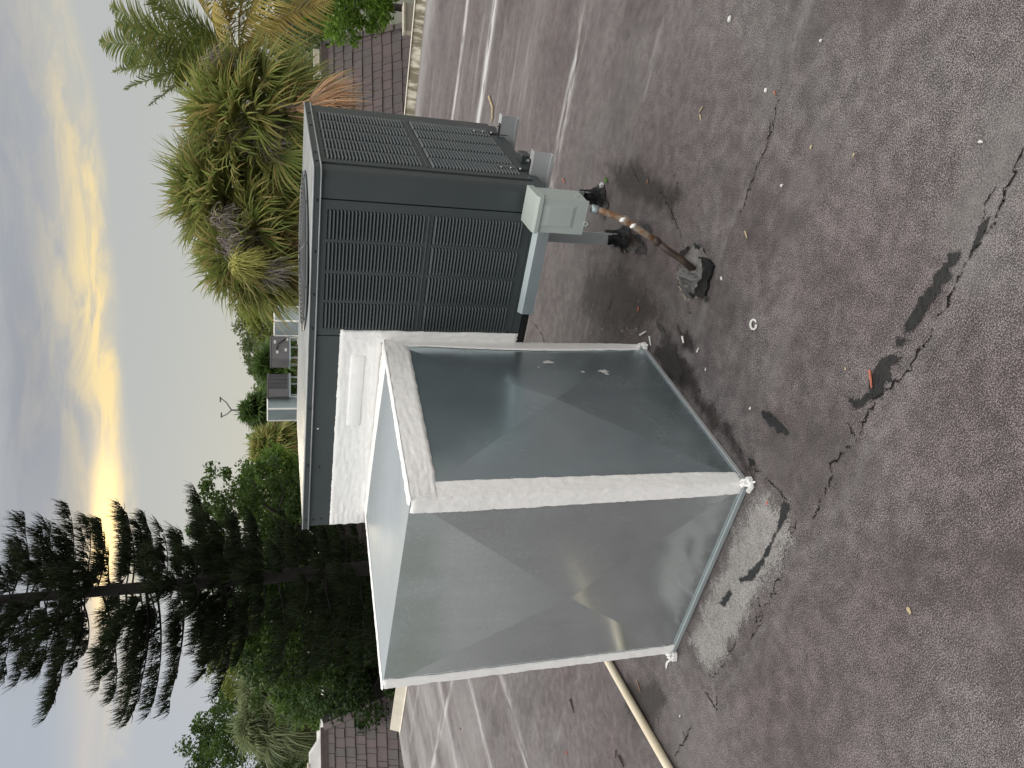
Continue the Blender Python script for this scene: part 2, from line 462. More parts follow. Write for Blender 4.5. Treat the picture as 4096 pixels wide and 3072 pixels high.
def rusty(name):
    mt, t, b = newmat(name)
    P = pos(t)
    f = t.smooth(t.noise(22, 5, 0.65, P), 0.40, 0.62)
    c = t.mix(f, (0.29, 0.245, 0.19), (0.20, 0.10, 0.045))
    wz = t.smooth(t.noise(15, 3, 0.6, t.scaled(P, 1, 1, 1, (5, 5, 5))), 0.62, 0.68)
    c = t.mix(wz, c, (0.62, 0.58, 0.50))
    t.link(c, b.inputs['Base Color'])
    b.inputs['Roughness'].default_value = 0.5; b.inputs['Metallic'].default_value = 0.2


rusty('rusty_conduit')

# ------------------------------------------------------------------ mesh helpers
rng = random.Random(5)
nrg = np.random.default_rng(7)


class MB:
    def __init__(s):
        s.v = []; s.f = []

    def add(s, vs, fs):
        o = len(s.v)
        s.v += [tuple(map(float, q)) for q in vs]
        s.f += [tuple(o + i for i in f) for f in fs]
        return s

    def box(s, x0, x1, y0, y1, z0, z1):
        return s.add([(x0, y0, z0), (x1, y0, z0), (x1, y1, z0), (x0, y1, z0), (x0, y0, z1), (x1, y0, z1), (x1, y1, z1), (x0, y1, z1)],
                     [(0, 3, 2, 1), (4, 5, 6, 7), (0, 1, 5, 4), (1, 2, 6, 5), (2, 3, 7, 6), (3, 0, 4, 7)])

    def obox(s, c, ax, ay, az):
        """oriented box: centre and three half-axis vectors"""
        c = np.asarray(c, float); ax, ay, az = (np.asarray(q, float) for q in (ax, ay, az))
        vs = [c + i * ax + j * ay + k * az for k in (-1, 1) for i, j in ((-1, -1), (1, -1), (1, 1), (-1, 1))]
        return s.add(vs, [(0, 3, 2, 1), (4, 5, 6, 7), (0, 1, 5, 4), (1, 2, 6, 5), (2, 3, 7, 6), (3, 0, 4, 7)])

    def tube(s, path, rad, n=10, cap=True):
        path = [np.asarray(q, float) for q in path]
        if not hasattr(rad, '__len__'): rad = [rad] * len(path)
        o = len(s.v); k = len(path)
        up = None
        for i in range(k):
            tdir = path[min(i + 1, k - 1)] - path[max(i - 1, 0)]
            tdir /= np.linalg.norm(tdir) + 1e-9
            if up is None:
                up = np.array([0, 0, 1.0]) if abs(tdir[2]) < 0.9 else np.array([1.0, 0, 0])
            a = np.cross(tdir, up); a /= np.linalg.norm(a); up = np.cross(a, tdir)
            for j in range(n):
                th = 2 * math.pi * j / n
                s.v.append(tuple(path[i] + rad[i] * (math.cos(th) * a + math.sin(th) * up)))
        for i in range(k - 1):
            for j in range(n):
                a0 = o + i * n + j; a1 = o + i * n + (j + 1) % n
                s.f.append((a0, a1, a1 + n, a0 + n))
        if cap:
            s.f.append(tuple(o + j for j in reversed(range(n))))
            s.f.append(tuple(o + (k - 1) * n + j for j in range(n)))
        return s

    def prism(s, poly, z0, z1):
        """poly in xy, extruded in z"""
        n = len(poly)
        vs = [(x, y, z0) for x, y in poly] + [(x, y, z1) for x, y in poly]
        fs = [tuple(reversed(range(n))), tuple(range(n, 2 * n))] + [(i, (i + 1) % n, n + (i + 1) % n, n + i) for i in range(n)]
        return s.add(vs, fs)

    def build(s, name, mat, parent=None, bevel=0.0, smooth=False, seg=2):
        me = bpy.data.meshes.new(name)
        me.from_pydata(s.v, [], s.f)
        bm = bmesh.new(); bm.from_mesh(me); bmesh.ops.recalc_face_normals(bm, faces=bm.faces); bm.to_mesh(me); bm.free()
        return link(name, me, mat, parent, bevel, smooth, seg)


def link(name, me, mat, parent=None, bevel=0.0, smooth=False, seg=2):
    o = bpy.data.objects.new(name, me); col.objects.link(o)
    if mat: me.materials.append(MATS[mat])
    if smooth:
        for p_ in me.polygons: p_.use_smooth = True
    if bevel:
        b = o.modifiers.new('bevel', 'BEVEL'); b.width = bevel; b.segments = seg; b.limit_method = 'ANGLE'; b.angle_limit = R(35)
    if parent: put(o, parent)
    return o


def put(o, parent):
    o.parent = parent
    if parent.type == 'EMPTY':
        o.matrix_parent_inverse = Matrix.Translation(-Vector(parent.location))


def thing(name, loc, label, cat, group=None):
    o = bpy.data.objects.new(name, None); col.objects.link(o); o.location = [float(q) for q in loc]; o.empty_display_size = 0.1
    return tag(o, label, cat, group)


def tag(o, label, cat, group=None):
    o['label'] = label; o['category'] = cat
    if group: o['group'] = group
    return o


def struct(o):
    o['kind'] = 'structure'
    return o


def npmesh(name, V, Q, mat, parent=None, smooth=False):
    """fast mesh from arrays: V (n,3), Q (m,4) or (m,3)"""
    me = bpy.data.meshes.new(name)
    V = np.ascontiguousarray(V, dtype=np.float32); Q = np.ascontiguousarray(Q, dtype=np.int32)
    k = Q.shape[1]
    me.vertices.add(len(V)); me.vertices.foreach_set('co', V.ravel())
    me.loops.add(Q.size); me.loops.foreach_set('vertex_index', Q.ravel())
    me.polygons.add(len(Q)); me.polygons.foreach_set('loop_start', np.arange(0, Q.size, k, dtype=np.int32))
    me.update(calc_edges=True); me.validate()
    return link(name, me, mat, parent, 0, smooth)


def nz(x, y, z=0.0):
    return noise.noise(Vector((float(x), float(y), float(z))))


# ------------------------------------------------------------------ ground and our own roof
g = MB()
N = 12
g.add([(-900, -900, -6.5), (900, -900, -6.5), (900, 900, -6.5), (-900, 900, -6.5)], [(0, 1, 2, 3)])
struct(g.build('ground', 'grass'))

ROOF = [(-7.6, -15.0), (14.0, -15.0), (14.0, 6.42), (-3.6, 6.42), (-3.6, 3.05), (-7.6, 3.05)]
rb = MB().prism(ROOF, -0.30, 0.0)
roof = struct(rb.build('roof_deck', 'roof_sheet'))
wp = [(-7.45, -14.8), (13.8, -14.8), (13.8, 6.25), (-3.75, 6.25), (-3.75, 2.9), (-7.45, 2.9)]
struct(MB().prism(wp, -6.5, -0.301).build('building_wall', 'building_wall'))

# raised edge metal on the far right, stained by moss
ed = MB()
n = 60
for i in range(n):
    x0 = -3.6 + 9.0 * i / n; x1 = x0 + 9.0 / n
    ya = 6.42 + 0.006 * nz(x0 * 2, 1); yb = 6.42 + 0.006 * nz(x1 * 2, 1)
    za = 0.105 + 0.006 * nz(x0 * 1.5, 4); zb = 0.105 + 0.006 * nz(x1 * 1.5, 4)
    ed.add([(x0, ya - 0.05, 0.001), (x1, yb - 0.05, 0.001), (x1, yb, zb), (x0, ya, za), (x0, ya + 0.02, za), (x1, yb + 0.02, zb), (x1, yb + 0.03, -0.1), (x0, ya + 0.03, -0.1)],
           [(0, 1, 2, 3), (3, 2, 5, 4), (4, 5, 6, 7)])
eo = thing('roof_edge_metal', (1, 6.42, 0), 'mossy pale streaked metal edge along the right side of the flat roof', 'roof edge')
ed.build('edge_face', 'mossy_metal', eo)
MB().box(-3.6, 5.4, 6.405, 6.44, 0.108, 0.114).build('top_lip', 'cream_metal', eo)

# cream edge flashing at the far left, ending open before the corner
cf = thing('edge_flashing', (-6, 3.04, 0), 'cream metal edge flashing with upturned lip behind the duct box', 'flashing')
c0, c1 = -7.50, -3.55
f1 = MB().add([(c0, 2.97, 0.006), (c1, 2.97, 0.006), (c1, 3.01, 0.012), (c0, 3.01, 0.012), (c0, 3.055, 0.115), (c1, 3.055, 0.115), (c1, 3.075, 0.115), (c0, 3.075, 0.115), (c0, 3.075, -0.12), (c1, 3.075, -0.12)],
              [(0, 1, 2, 3), (3, 2, 5, 4), (4, 5, 6, 7), (7, 6, 9, 8)])
f1.build('flashing_strip', 'cream_metal', cf)
MB().tube([(c0, 3.065, 0.117), (c1, 3.065, 0.117)], 0.008, 8).build('rolled_lip', 'cream_metal', cf)


# --- irregular flat marks on the roof: tar, cracks, stains
def outline(pts, step=0.02, jit=0.012, seed=0):
    rr = random.Random(seed)
    out = []
    k = len(pts)
    for i in range(k):
        a = np.array(pts[i], float); b = np.array(pts[(i + 1) % k], float)
        L = np.linalg.norm(b - a); m_ = max(1, int(L / step))
        for j in range(m_):
            q = a + (b - a) * j / m_
            out.append((q[0] + rr.gauss(0, jit), q[1] + rr.gauss(0, jit)))
    return out


def patch(name, pts, mat, z=0.004, step=0.02, jit=0.008, seed=0, parent=None, h=0.0):
    """irregular thin mark as a fine grid; its 'edge' attribute runs from 0 at the outline to 1 inside"""
    poly = np.array(outline(pts, step, jit * 0.7, seed))
    lo, hi = poly.min(0), poly.max(0)
    cell = max(0.004, float((hi - lo).max()) / 70)
    nx, ny = int((hi[0] - lo[0]) / cell) + 2, int((hi[1] - lo[1]) / cell) + 2
    gx, gy = np.meshgrid(lo[0] + np.arange(nx) * cell, lo[1] + np.arange(ny) * cell, indexing='ij')
    G = np.stack([gx.ravel(), gy.ravel()], 1)
    A = poly; B = np.roll(poly, -1, 0)
    inside = np.zeros(len(G), bool); dist = np.full(len(G), 1e9)
    for p, q in zip(A, B):
        cr = ((p[1] > G[:, 1]) != (q[1] > G[:, 1]))
        xi = (q[0] - p[0]) * (G[:, 1] - p[1]) / ((q[1] - p[1]) if abs(q[1] - p[1]) > 1e-9 else 1e-9) + p[0]
        inside ^= cr & (G[:, 0] < xi)
        d = q - p; L2 = max(1e-12, float(d @ d))
        tt = np.clip(((G - p) @ d) / L2, 0, 1)
        dist = np.minimum(dist, np.linalg.norm(G - p - tt[:, None] * d, axis=1))
    dist[~inside] = 0
    md = max(1e-6, dist.max())
    wd = md * (0.85 if mat in ('dirt_dark', 'worn_pale', 'apron_pale') else 0.55)
    edge = np.clip(dist / wd, 0, 1)
    idx = np.arange(nx * ny).reshape(nx, ny)
    Q = np.stack([idx[:-1, :-1], idx[1:, :-1], idx[1:, 1:], idx[:-1, 1:]], -1).reshape(-1, 4)
    Q = Q[inside[Q].sum(1) >= 2]
    V = np.concatenate([G, (z + h * edge)[:, None]], 1)
    used = np.unique(Q); mp = np.zeros(len(V), int); mp[used] = np.arange(len(used))
    o = npmesh(name, V[used], mp[Q], mat, parent or roof)
    at_ = o.data.attributes.new('edge', 'FLOAT', 'POINT')
    at_.data.foreach_set('value', edge[used].astype(np.float32))
    return o


def crack(pts, w=0.008, seed=0, name='crack', mat='crack_worn', step=0.012, jit=0.006):
    rr = random.Random(seed)
    P = []
    for i in range(len(pts) - 1):
        a = np.array(pts[i], float); b = np.array(pts[i + 1], float)
        m_ = max(2, int(np.linalg.norm(b - a) / step))
        for j in range(m_): P.append(a + (b - a) * j / m_)
    P.append(np.array(pts[-1], float))
    for q in P[1:-1]: q += np.array([rr.gauss(0, jit), rr.gauss(0, jit)])
    mb = MB()
    for i, q in enumerate(P):
        d = P[min(i + 1, len(P) - 1)] - P[max(i - 1, 0)]
        d /= np.linalg.norm(d) + 1e-9
        nn = np.array([-d[1], d[0]])
        ww = w * (0.25 + 0.95 * rr.random()) * (0.35 if i in (0, len(P) - 1) else 1)
        mb.v += [(*(q + nn * ww * 0.5), 0.0022), (*(q - nn * ww * 0.5), 0.0022)]
    for i in range(len(P) - 1): mb.f.append((2 * i, 2 * i + 1, 2 * i + 3, 2 * i + 2))
    return mb.build(name, mat, roof)


def Z(*pp):
    return [tuple(onz(x, y)[:2]) for x, y in pp]


# pale patched apron in front of the duct, tar strip and cracks (outlines taken on the roof plane)
patch('roof_patch', Z((3005, 1945), (3060, 1930), (3150, 2010), (3185, 2080), (3195, 2190), (3140, 2270), (3080, 2350), (3030, 2450), (2960, 2560), (2850, 2760), (2800, 2660), (2730, 2560)), 'apron_pale', 0.0030, 0.02, 0.012, 1)
patch('roof_patch', Z((2560, 850), (2620, 830), (2700, 870), (2760, 950), (2790, 1000), (2740, 1000), (2690, 960), (2640, 930), (2590, 900)), 'worn_pale', 0.0030, 0.015, 0.012, 21)
patch('tar_patch', Z((3130, 2005), (3165, 2012), (3155, 2060), (3120, 2130), (3085, 2200), (3060, 2260), (3040, 2290), (3010, 2325), (2965, 2335), (2955, 2305), (3000, 2290), (3045, 2240), (3085, 2170), (3110, 2110)), 'tar_worn', 0.0055, 0.012, 0.005, 2)
patch('tar_patch', Z((2925, 2355), (2940, 2375), (2905, 2425), (2870, 2410)), 'tar_worn', 0.0055, 0.012, 0.006, 3)
patch('tar_patch', Z((3800, 1000), (3850, 1010), (3800, 1110), (3740, 1200), (3690, 1270), (3640, 1290), (3670, 1210), (3740, 1110)), 'tar_worn', 0.0042, 0.012, 0.008, 4)
patch('tar_patch', Z((3700, 1200), (3720, 1240), (3650, 1330), (3600, 1400), (3570, 1400), (3620, 1300)), 'tar_worn', 0.0050, 0.012, 0.008, 5)
patch('tar_patch', Z((3045, 1640), (3090, 1650), (3150, 1720), (3165, 1745), (3110, 1730), (3070, 1690)), 'tar_worn', 0.0042, 0.010, 0.007, 6)
patch('tar_patch', Z((2990, 1830), (3010, 1830), (3025, 1860), (3005, 1865)), 'tar_worn', 0.0042, 0.010, 0.005, 7)
patch('wet_stain', Z((2640, 1300), (2680, 1320), (2720, 1390), (2745, 1440), (2740, 1540), (2700, 1560), (2650, 1480), (2600, 1400), (2640, 1380)), 'dirt_wet', 0.003, 0.015, 0.010, 8)
patch('tar_patch', Z((2625, 1280), (2650, 1300), (2668, 1325), (2655, 1335), (2630, 1310)), 'tar_worn', 0.0045, 0.010, 0.006, 9)
# drifts of dirt along the duct and between duct and pocket, washed-out places, smears along the seam
for i, (q, mt_) in enumerate([
    (((2560, 1370), (2690, 1370), (2790, 1480), (2880, 1620), (2990, 1790), (3060, 1900), (3010, 1945), (2860, 1760), (2700, 1550)), 'dirt_dark'),
    (((2330, 1050), (2480, 1030), (2640, 1150), (2700, 1300), (2600, 1370), (2420, 1370), (2300, 1250)), 'dirt_dark'),
    (((2420, 640), (2560, 620), (2740, 760), (2700, 900), (2560, 830), (2450, 760)), 'dirt_dark'),
    (((2600, 1040), (2740, 1200), (2860, 1240), (2900, 1380), (2780, 1400), (2660, 1260)), 'worn_pale'),
    (((3760, 860), (3900, 600), (4110, 380), (4110, 700), (3980, 900), (3840, 1060)), 'worn_pale'),
    (((3080, 60), (3180, 80), (3150, 300), (3060, 560), (2990, 700), (3010, 480)), 'worn_pale'),
    (((2300, 480), (2440, 380), (2480, 430), (2420, 640), (2340, 700)), 'worn_pale'),
    (((3560, 1400), (3620, 1420), (3540, 1560), (3420, 1660), (3400, 1600), (3500, 1500)), 'tar_worn'),
    (((3900, 900), (3960, 860), (3920, 980), (3860, 1040)), 'tar_worn'),
    (((2700, 1290), (2780, 1330), (2800, 1420), (2740, 1400)), 'dirt_dark'),
    (((3000, 2560), (3060, 2460), (3080, 2520), (2980, 2700), (2900, 2790), (2900, 2700)), 'worn_pale'),
    (((2480, 2700), (2620, 2660), (2700, 2800), (2640, 2960), (2500, 2900)), 'dirt_dark')]):
    o = patch('worn_area' if mt_ == 'worn_pale' else 'dirt_drift', Z(*q), mt_, 0.0014 + 0.00007 * i, 0.03, 0.018, 400 + i)
for i, q in enumerate([
    ((4096, 590), (4050, 720), (3985, 860), (3900, 1010), (3830, 1130), (3760, 1260), (3690, 1390), (3640, 1480), (3560, 1560), (3500, 1590), (3440, 1740), (3330, 1860), (3320, 1930), (3250, 2080)),
    ((3990, 740), (3960, 800), (3930, 880)), ((3490, 1590), (3500, 1545)), ((3430, 1760), (3390, 1690)),
    ((3020, 1870), (3075, 1920), (3120, 1970), (3150, 2000)), ((3190, 2080), (3150, 2160), (3130, 2280), (3090, 2240)),
    ((3130, 2280), (3080, 2400), (3050, 2480), (3005, 2560)), ((3030, 2380), (3045, 2440), (3020, 2490)), ((2945, 2560), (2910, 2640), (2850, 2720), (2790, 2600), (2750, 2520)),
    ((2810, 2730), (2835, 2790), (2865, 2830), (2870, 2780)), ((2780, 2880), (2740, 2960), (2700, 3030)), ((2750, 2960), (2730, 2930)),
    ((3130, 330), (3110, 420), (3090, 520), (3040, 640), (2990, 780), (2960, 860)), ((3090, 480), (3070, 560)), ((2640, 760), (2690, 850), (2720, 930), (2740, 1010)),
    ((2520, 640), (2540, 700), (2560, 730)), ((2450, 1190), (2430, 1260), (2415, 1300)), ((2135, 1290), (2165, 1330), (2180, 1372))]):
    crack(Z(*q), 0.0085 if i == 0 else 0.0065, 30 + i)
for i, q in enumerate([((1960, 1960 + 0),)]):
    pass

for i, (x, y, r_) in enumerate(((2490, 1322, 10), (2512, 1312, 7), (2548, 1318, 14), (2410, 1316, 8), (2280, 1238, 6), (2345, 1290, 5), (2360, 1010, 5), (2555, 1205, 7), (2620, 1180, 6), (2760, 1250, 8), (2700, 700, 9), (2712, 730, 7),
                               (2860, 1640, 8), (2905, 1700, 9), (2930, 1760, 8), (2960, 1800, 7), (2800, 1560, 9), (2840, 1600, 6), (2620, 800, 7), (2655, 1240, 6), (3010, 2420, 8), (2890, 2520, 9), (2860, 2470, 7), (2790, 2600, 8), (2925, 2600, 6), (3040, 2330, 6))):
    r_ *= 0.75
    patch('dirt_fleck', Z((x - r_, y - r_ * .6), (x + r_ * .8, y - r_), (x + r_, y + r_ * .9), (x - r_ * .7, y + r_)), 'dirt_wet', 0.0026, 0.006, 0.003, 200 + i)

# ------------------------------------------------------------------ rooftop unit
ACL, ACR, ACB, ACT, ACD = -0.8077, 0.9069, 0.648, 1.4677, 0.86
ac = thing('rooftop_air_conditioner', (0.05, 0.42, ACB), 'large dark grey rooftop air conditioner with louvred sides on a metal stand', 'air conditioner')
# cabinet core, set back behind the panels
MB().box(ACL + 0.01, ACR - 0.015, 0.016, ACD - 0.01, ACB + 0.005, ACT - 0.004).build('cabinet_core', 'ac_dark', ac)
# blank left front panel
MB().box(ACL, 0.232, 0.0, 0.018, ACB + 0.002, ACT - 0.002).build('front_panel', 'ac_paint', ac, 0.002)
MB().box(ACL - 0.001, ACL + 0.012, 0.0185, ACD, ACB + 0.002, ACT - 0.002).build('left_panel', 'ac_paint', ac, 0.002)
MB().box(ACL, ACR, ACD - 0.012, ACD + 0.003, ACB + 0.002, ACT - 0.002).build('back_panel', 'ac_paint', ac, 0.002)
# rounded corner post
cp = [(0.806, -0.001), (0.872, -0.001), (0.883, 0.002), (0.893, 0.009), (0.9, 0.02), (0.904, 0.033), (0.9055, 0.050), (0.9055, 0.084), (0.89, 0.084), (0.88, 0.03), (0.86, 0.017), (0.806, 0.017)]
MB().prism(cp, ACB + 0.002, ACT - 0.002).build('corner_post', 'ac_paint', ac)


def louvre_mesh(L, hgt, out):
    """pressed louvre: hooded lip, tapered ends, open below. x along, -y outward, z up, origin at centre of its foot"""
    xs = [-0.5, -0.47, -0.43, 0.43, 0.47, 0.5]
    ks = [0.0, 0.75, 1.0, 1.0, 0.75, 0.0]
    prof = [(0.0, 1.0), (0.35, 0.80), (0.75, 0.45), (1.0, 0.12), (0.93, 0.0), (0.55, 0.03)]
    v = []; f = []
    for x, k in zip(xs, ks):
        for o_, z_ in prof:
            v.append((x * L, -out * o_ * k, hgt * (z_ if k > 0 else 0.3 + 0.6 * z_)))
    n_ = len(prof)
    for i in range(len(xs) - 1):
        for j in range(n_ - 1):
            a = i * n_ + j
            f.append((a, a + 1, a + n_ + 1, a + n_))
    me = bpy.data.meshes.new('louvre'); me.from_pydata(v, [], f)
    for p_ in me.polygons: p_.use_smooth = True
    me.materials.append(MATS['ac_paint'])
    return me


def framed_panel(name, u_edges, cols, rows, z0, z1, u0, u1, tf, th, parent):
    """sheet with openings: u along the face; tf(u, z, out) -> world"""
    us = [u0] + [e for c_ in cols for e in c_] + [u1]
    zs = [z0] + [e for r_ in rows for e in r_] + [z1]
    mb = MB()
    for i in range(len(us) - 1):
        for j in range(len(zs) - 1):
            if i % 2 == 1 and j % 2 == 1: continue
            a = [tf(us[i], zs[j], 0), tf(us[i + 1], zs[j], 0), tf(us[i + 1], zs[j + 1], 0), tf(us[i], zs[j + 1], 0)]
            mb.add(a, [(0, 1, 2, 3)])
    # folded rim
    rim = [(u0, z0), (u1, z0), (u1, z1), (u0, z1)]
    for k in range(4):
        p, q = rim[k], rim[(k + 1) % 4]
        mb.add([tf(*p, 0), tf(*q, 0), tf(*q, -th), tf(*p, -th)], [(0, 1, 2, 3)])
    return mb.build(name, 'ac_paint', parent)


PF = 0.0132
# front louvred panel
fcols = [(0.268, 0.384), (0.395, 0.509), (0.522, 0.637), (0.650, 0.766)]
frows = [(0.690, 1.046), (1.080, 1.440)]
tfF = lambda u, z, o_: (u, -0.003 - o_, z)
fp = framed_panel('louvre_panel', None, fcols, frows, ACB + 0.004, ACT - 0.004, 0.2375, 0.8015, tfF, 0.014, ac)
MB().box(0.245, 0.79, 0.004, 0.008, 0.68, 1.45).build('slot_shade_sheet', 'ac_dark', fp)  # near-black sheet that paints the shade in the louvre slots
mb = MB()
mb.box(0.262, 0.772, -0.0075, -0.002, 1.060, 1.068).build('centre_rib', 'ac_paint', fp, 0.002)
lm = louvre_mesh(0.118, PF * 0.66, 0.0095)
nl = 0
louvres = []
for (a, b_) in fcols:
    for (r0, r1) in frows:
        k = int(round((r1 - r0) / PF))
        for i in range(k):
            o = bpy.data.objects.new('louvre', lm); col.objects.link(o)
            o.location = ((a + b_) / 2, -0.0015, r0 + (r1 - r0) * i / k)
            put(o, fp); nl += 1
# right louvred panel, a little proud of the post
rcols = [(0.128, 0.228), (0.245, 0.361), (0.374, 0.490), (0.505, 0.617), (0.645, 0.752)]
rcols = [(0.128, 0.236), (0.249, 0.364), (0.377, 0.492), (0.505, 0.620), (0.633, 0.748)]
rrows = [(0.692, 1.050), (1.086, 1.446)]
tfR = lambda u, z, o_: (ACR + 0.004 + o_, u, z)
rp = framed_panel('louvre_panel', None, rcols, rrows, ACB + 0.004, ACT - 0.004, 0.088, ACD + 0.002, tfR, 0.014, ac)
MB().box(ACR - 0.004, ACR - 0.001, 0.095, 0.80, 0.68, 1.45).build('slot_shade_sheet', 'ac_dark', rp)  # same dark sheet, giving the side slots their shade
MB().box(ACR + 0.003, ACR + 0.0085, 0.12, 0.756, 1.062, 1.070).build('centre_rib', 'ac_paint', rp, 0.002)
rest = MB()
for ci, (a, b_) in enumerate(rcols):
    for ri, (r0, r1) in enumerate(rrows):
        k = int(round((r1 - r0) / PF))
        for i in range(k):
            zz = r0 + (r1 - r0) * i / k
            if nl < 296:
                o = bpy.data.objects.new('louvre', lm); col.objects.link(o)
                o.rotation_euler = (0, 0, R(90)); o.location = (ACR + 0.0025, (a + b_) / 2, zz)
                put(o, rp); nl += 1
            else:
                rest.add([(ACR + 0.0025 - q.co.y, (a + b_) / 2 + q.co.x, zz + q.co.z) for q in lm.vertices], [tuple(p_.vertices) for p_ in lm.polygons])
ro = rest.build('louvre_bank', 'ac_paint', ac, 0, True); ro['kind'] = 'stuff'

# lid with two lips and a slightly crowned, paler top
lid = MB()
lx0, lx1, ly0, ly1 = ACL - 0.010, ACR + 0.010, -0.010, ACD + 0.012
ch = 0.016
lp = [(lx0, ly0), (lx1 - ch, ly0), (lx1, ly0 + ch * 1.3), (lx1, ly1), (lx0, ly1)]
lid.prism(lp, ACT - 0.001, 1.4925)
lidp = lid.build('lid', 'ac_paint', ac)
tm = MB()
K = 14
for i in range(K + 1):
    for j in range(K + 1):
        u, v_ = i / K, j / K
        zz = 1.4935 + 0.010 * (math.sin(math.pi * u) ** 0.5) * (math.sin(math.pi * v_) ** 0.5)
        tm.v.append((lx0 + 0.012 + (lx1 - lx0 - 0.024) * u, ly0 + 0.012 + (ly1 - ly0 - 0.024) * v_, zz))
for i in range(K):
    for j in range(K):
        a = i * (K + 1) + j
        tm.f.append((a, a + K + 1, a + K + 2, a + 1))
simple('lid_top', (0.075, 0.085, 0.083), (0.15, 0.15, 0.14), 7, 0.48, 0.0, 0.05, 30, 0.6, 0.08)
tm.build('lid_top', 'lid_top', ac, 0, True)


def polyline_lip(name, pts, r_, mat='ac_paint'):
    return MB().tube(pts, r_, 8).build(name, mat, ac, 0, True)


lipp = [(lx0, ly0), (lx1 - ch, ly0), (lx1, ly0 + ch * 1.3), (lx1, ly1)]
simple('lip_bare', (0.30, 0.32, 0.32), (0.22, 0.235, 0.235), 14, 0.35, 0.3)
polyline_lip('lid_lip', [(x, y, 1.4925) for x, y in lipp], 0.0035, 'lip_bare')
polyline_lip('lid_lip', [(x + (0.003 if i > 1 else 0), y - (0.003 if i < 2 else 0), 1.4670) for i, (x, y) in enumerate(lipp)], 0.0030, 'lip_bare')


def screw(p, nrm, r_=0.006, mat='screw_black', parent=ac):
    p = np.array(p, float); nrm = np.array(nrm, float)
    mb_ = MB().tube([p, p + nrm * 0.0022, p + nrm * 0.0036], [r_, r_, r_ * 0.55], 8)
    return mb_.build('screw', mat, parent)


zl = 1.480
for x in (-0.76, -0.43, -0.12, 0.27, 0.42, 0.60, 0.80):
    screw((x, ly0, zl), (0, -1, 0), 0.0058)
for y in (0.07, 0.17, 0.52, 0.70):
    screw((lx1, y, zl), (1, 0, 0), 0.0058)
for x, z in ((-0.77, 1.445), (-0.765, 1.412), (-0.45, 1.430)):
    screw((x, 0.0, z), (0, -1, 0), 0.006)
for x, z in ((0.27, 0.668), (0.755, 0.668)):
    screw((x, -0.003, z), (0, -1, 0), 0.006)
screw((0.86, -0.001, 0.668), (0, -1, 0), 0.006)
screw((ACR + 0.004, 0.20, 0.668), (1, 0, 0), 0.006); screw((ACR + 0.004, 0.70, 0.668), (1, 0, 0), 0.006)
MB().box(-0.236, -0.231, -0.0012, 0.0, 1.438, 1.446).build('paint_chip', 'mastic', ac)
# fan opening and wire guard
fcx, fcy = 0.43, 0.36
MB().tube([(fcx, fcy, 1.500), (fcx, fcy, 1.5075)], [0.335, 0.33], 40).build('fan_ring', 'ac_paint', ac, 0, True)
MB().tube([(fcx, fcy, 1.5076), (fcx, fcy, 1.5082)], [0.31, 0.31], 40).build('fan_hole_disc', 'ac_dark', ac)  # solid dark disc drawn for the shade inside the fan hole
gd = MB()
for k in range(14):
    rr_ = 0.31 - k * 0.019
    zz = 1.5095 + 0.008 * (1 - (rr_ / 0.31) ** 2)
    gd.tube([(fcx + rr_ * math.cos(t_ * math.pi / 20), fcy + rr_ * math.sin(t_ * math.pi / 20), zz) for t_ in range(41)], 0.0016, 5, False)
for k in range(12):
    a = k * math.pi / 6
    gd.tube([(fcx + 0.335 * math.cos(a), fcy + 0.335 * math.sin(a), 1.5085), (fcx + 0.2 * math.cos(a), fcy + 0.2 * math.sin(a), 1.5145), (fcx + 0.05 * math.cos(a), fcy + 0.05 * math.sin(a), 1.519)], 0.0022, 5)
gd.build('fan_guard', 'fan_wire', ac, 0, True)
# base pan
bp_ = MB().box(ACL + 0.002, ACR - 0.002, 0.002, ACD - 0.002, ACB - 0.035, ACB + 0.0015).build('base_pan', 'ac_paint', ac, 0.003)
# galvanised rail under the front, cut short before the duct
MB().add([(0.373, -0.034, 0.583), (0.90, -0.034, 0.583), (0.90, -0.034, 0.630), (0.373, -0.034, 0.630), (0.373, -0.012, 0.645), (0.90, -0.012, 0.645), (0.90, 0.05, 0.612), (0.373, 0.05, 0.612), (0.373, 0.03, 0.583), (0.90, 0.03, 0.583)],
         [(0, 1, 2, 3), (3, 2, 5, 4), (0, 1, 9, 8), (4, 5, 6, 7), (6, 7, 8, 9), (0, 3, 4, 7, 8), (1, 2, 5, 6, 9)]).build('base_rail', 'galvanised_rail', ac)
MB().box(0.19, 0.3725, -0.006, 0.045, 0.585, 0.612).build('gap_shade_block', 'tar', ac, 0.003)  # black block stands in for the shadowed gap where the rail stops

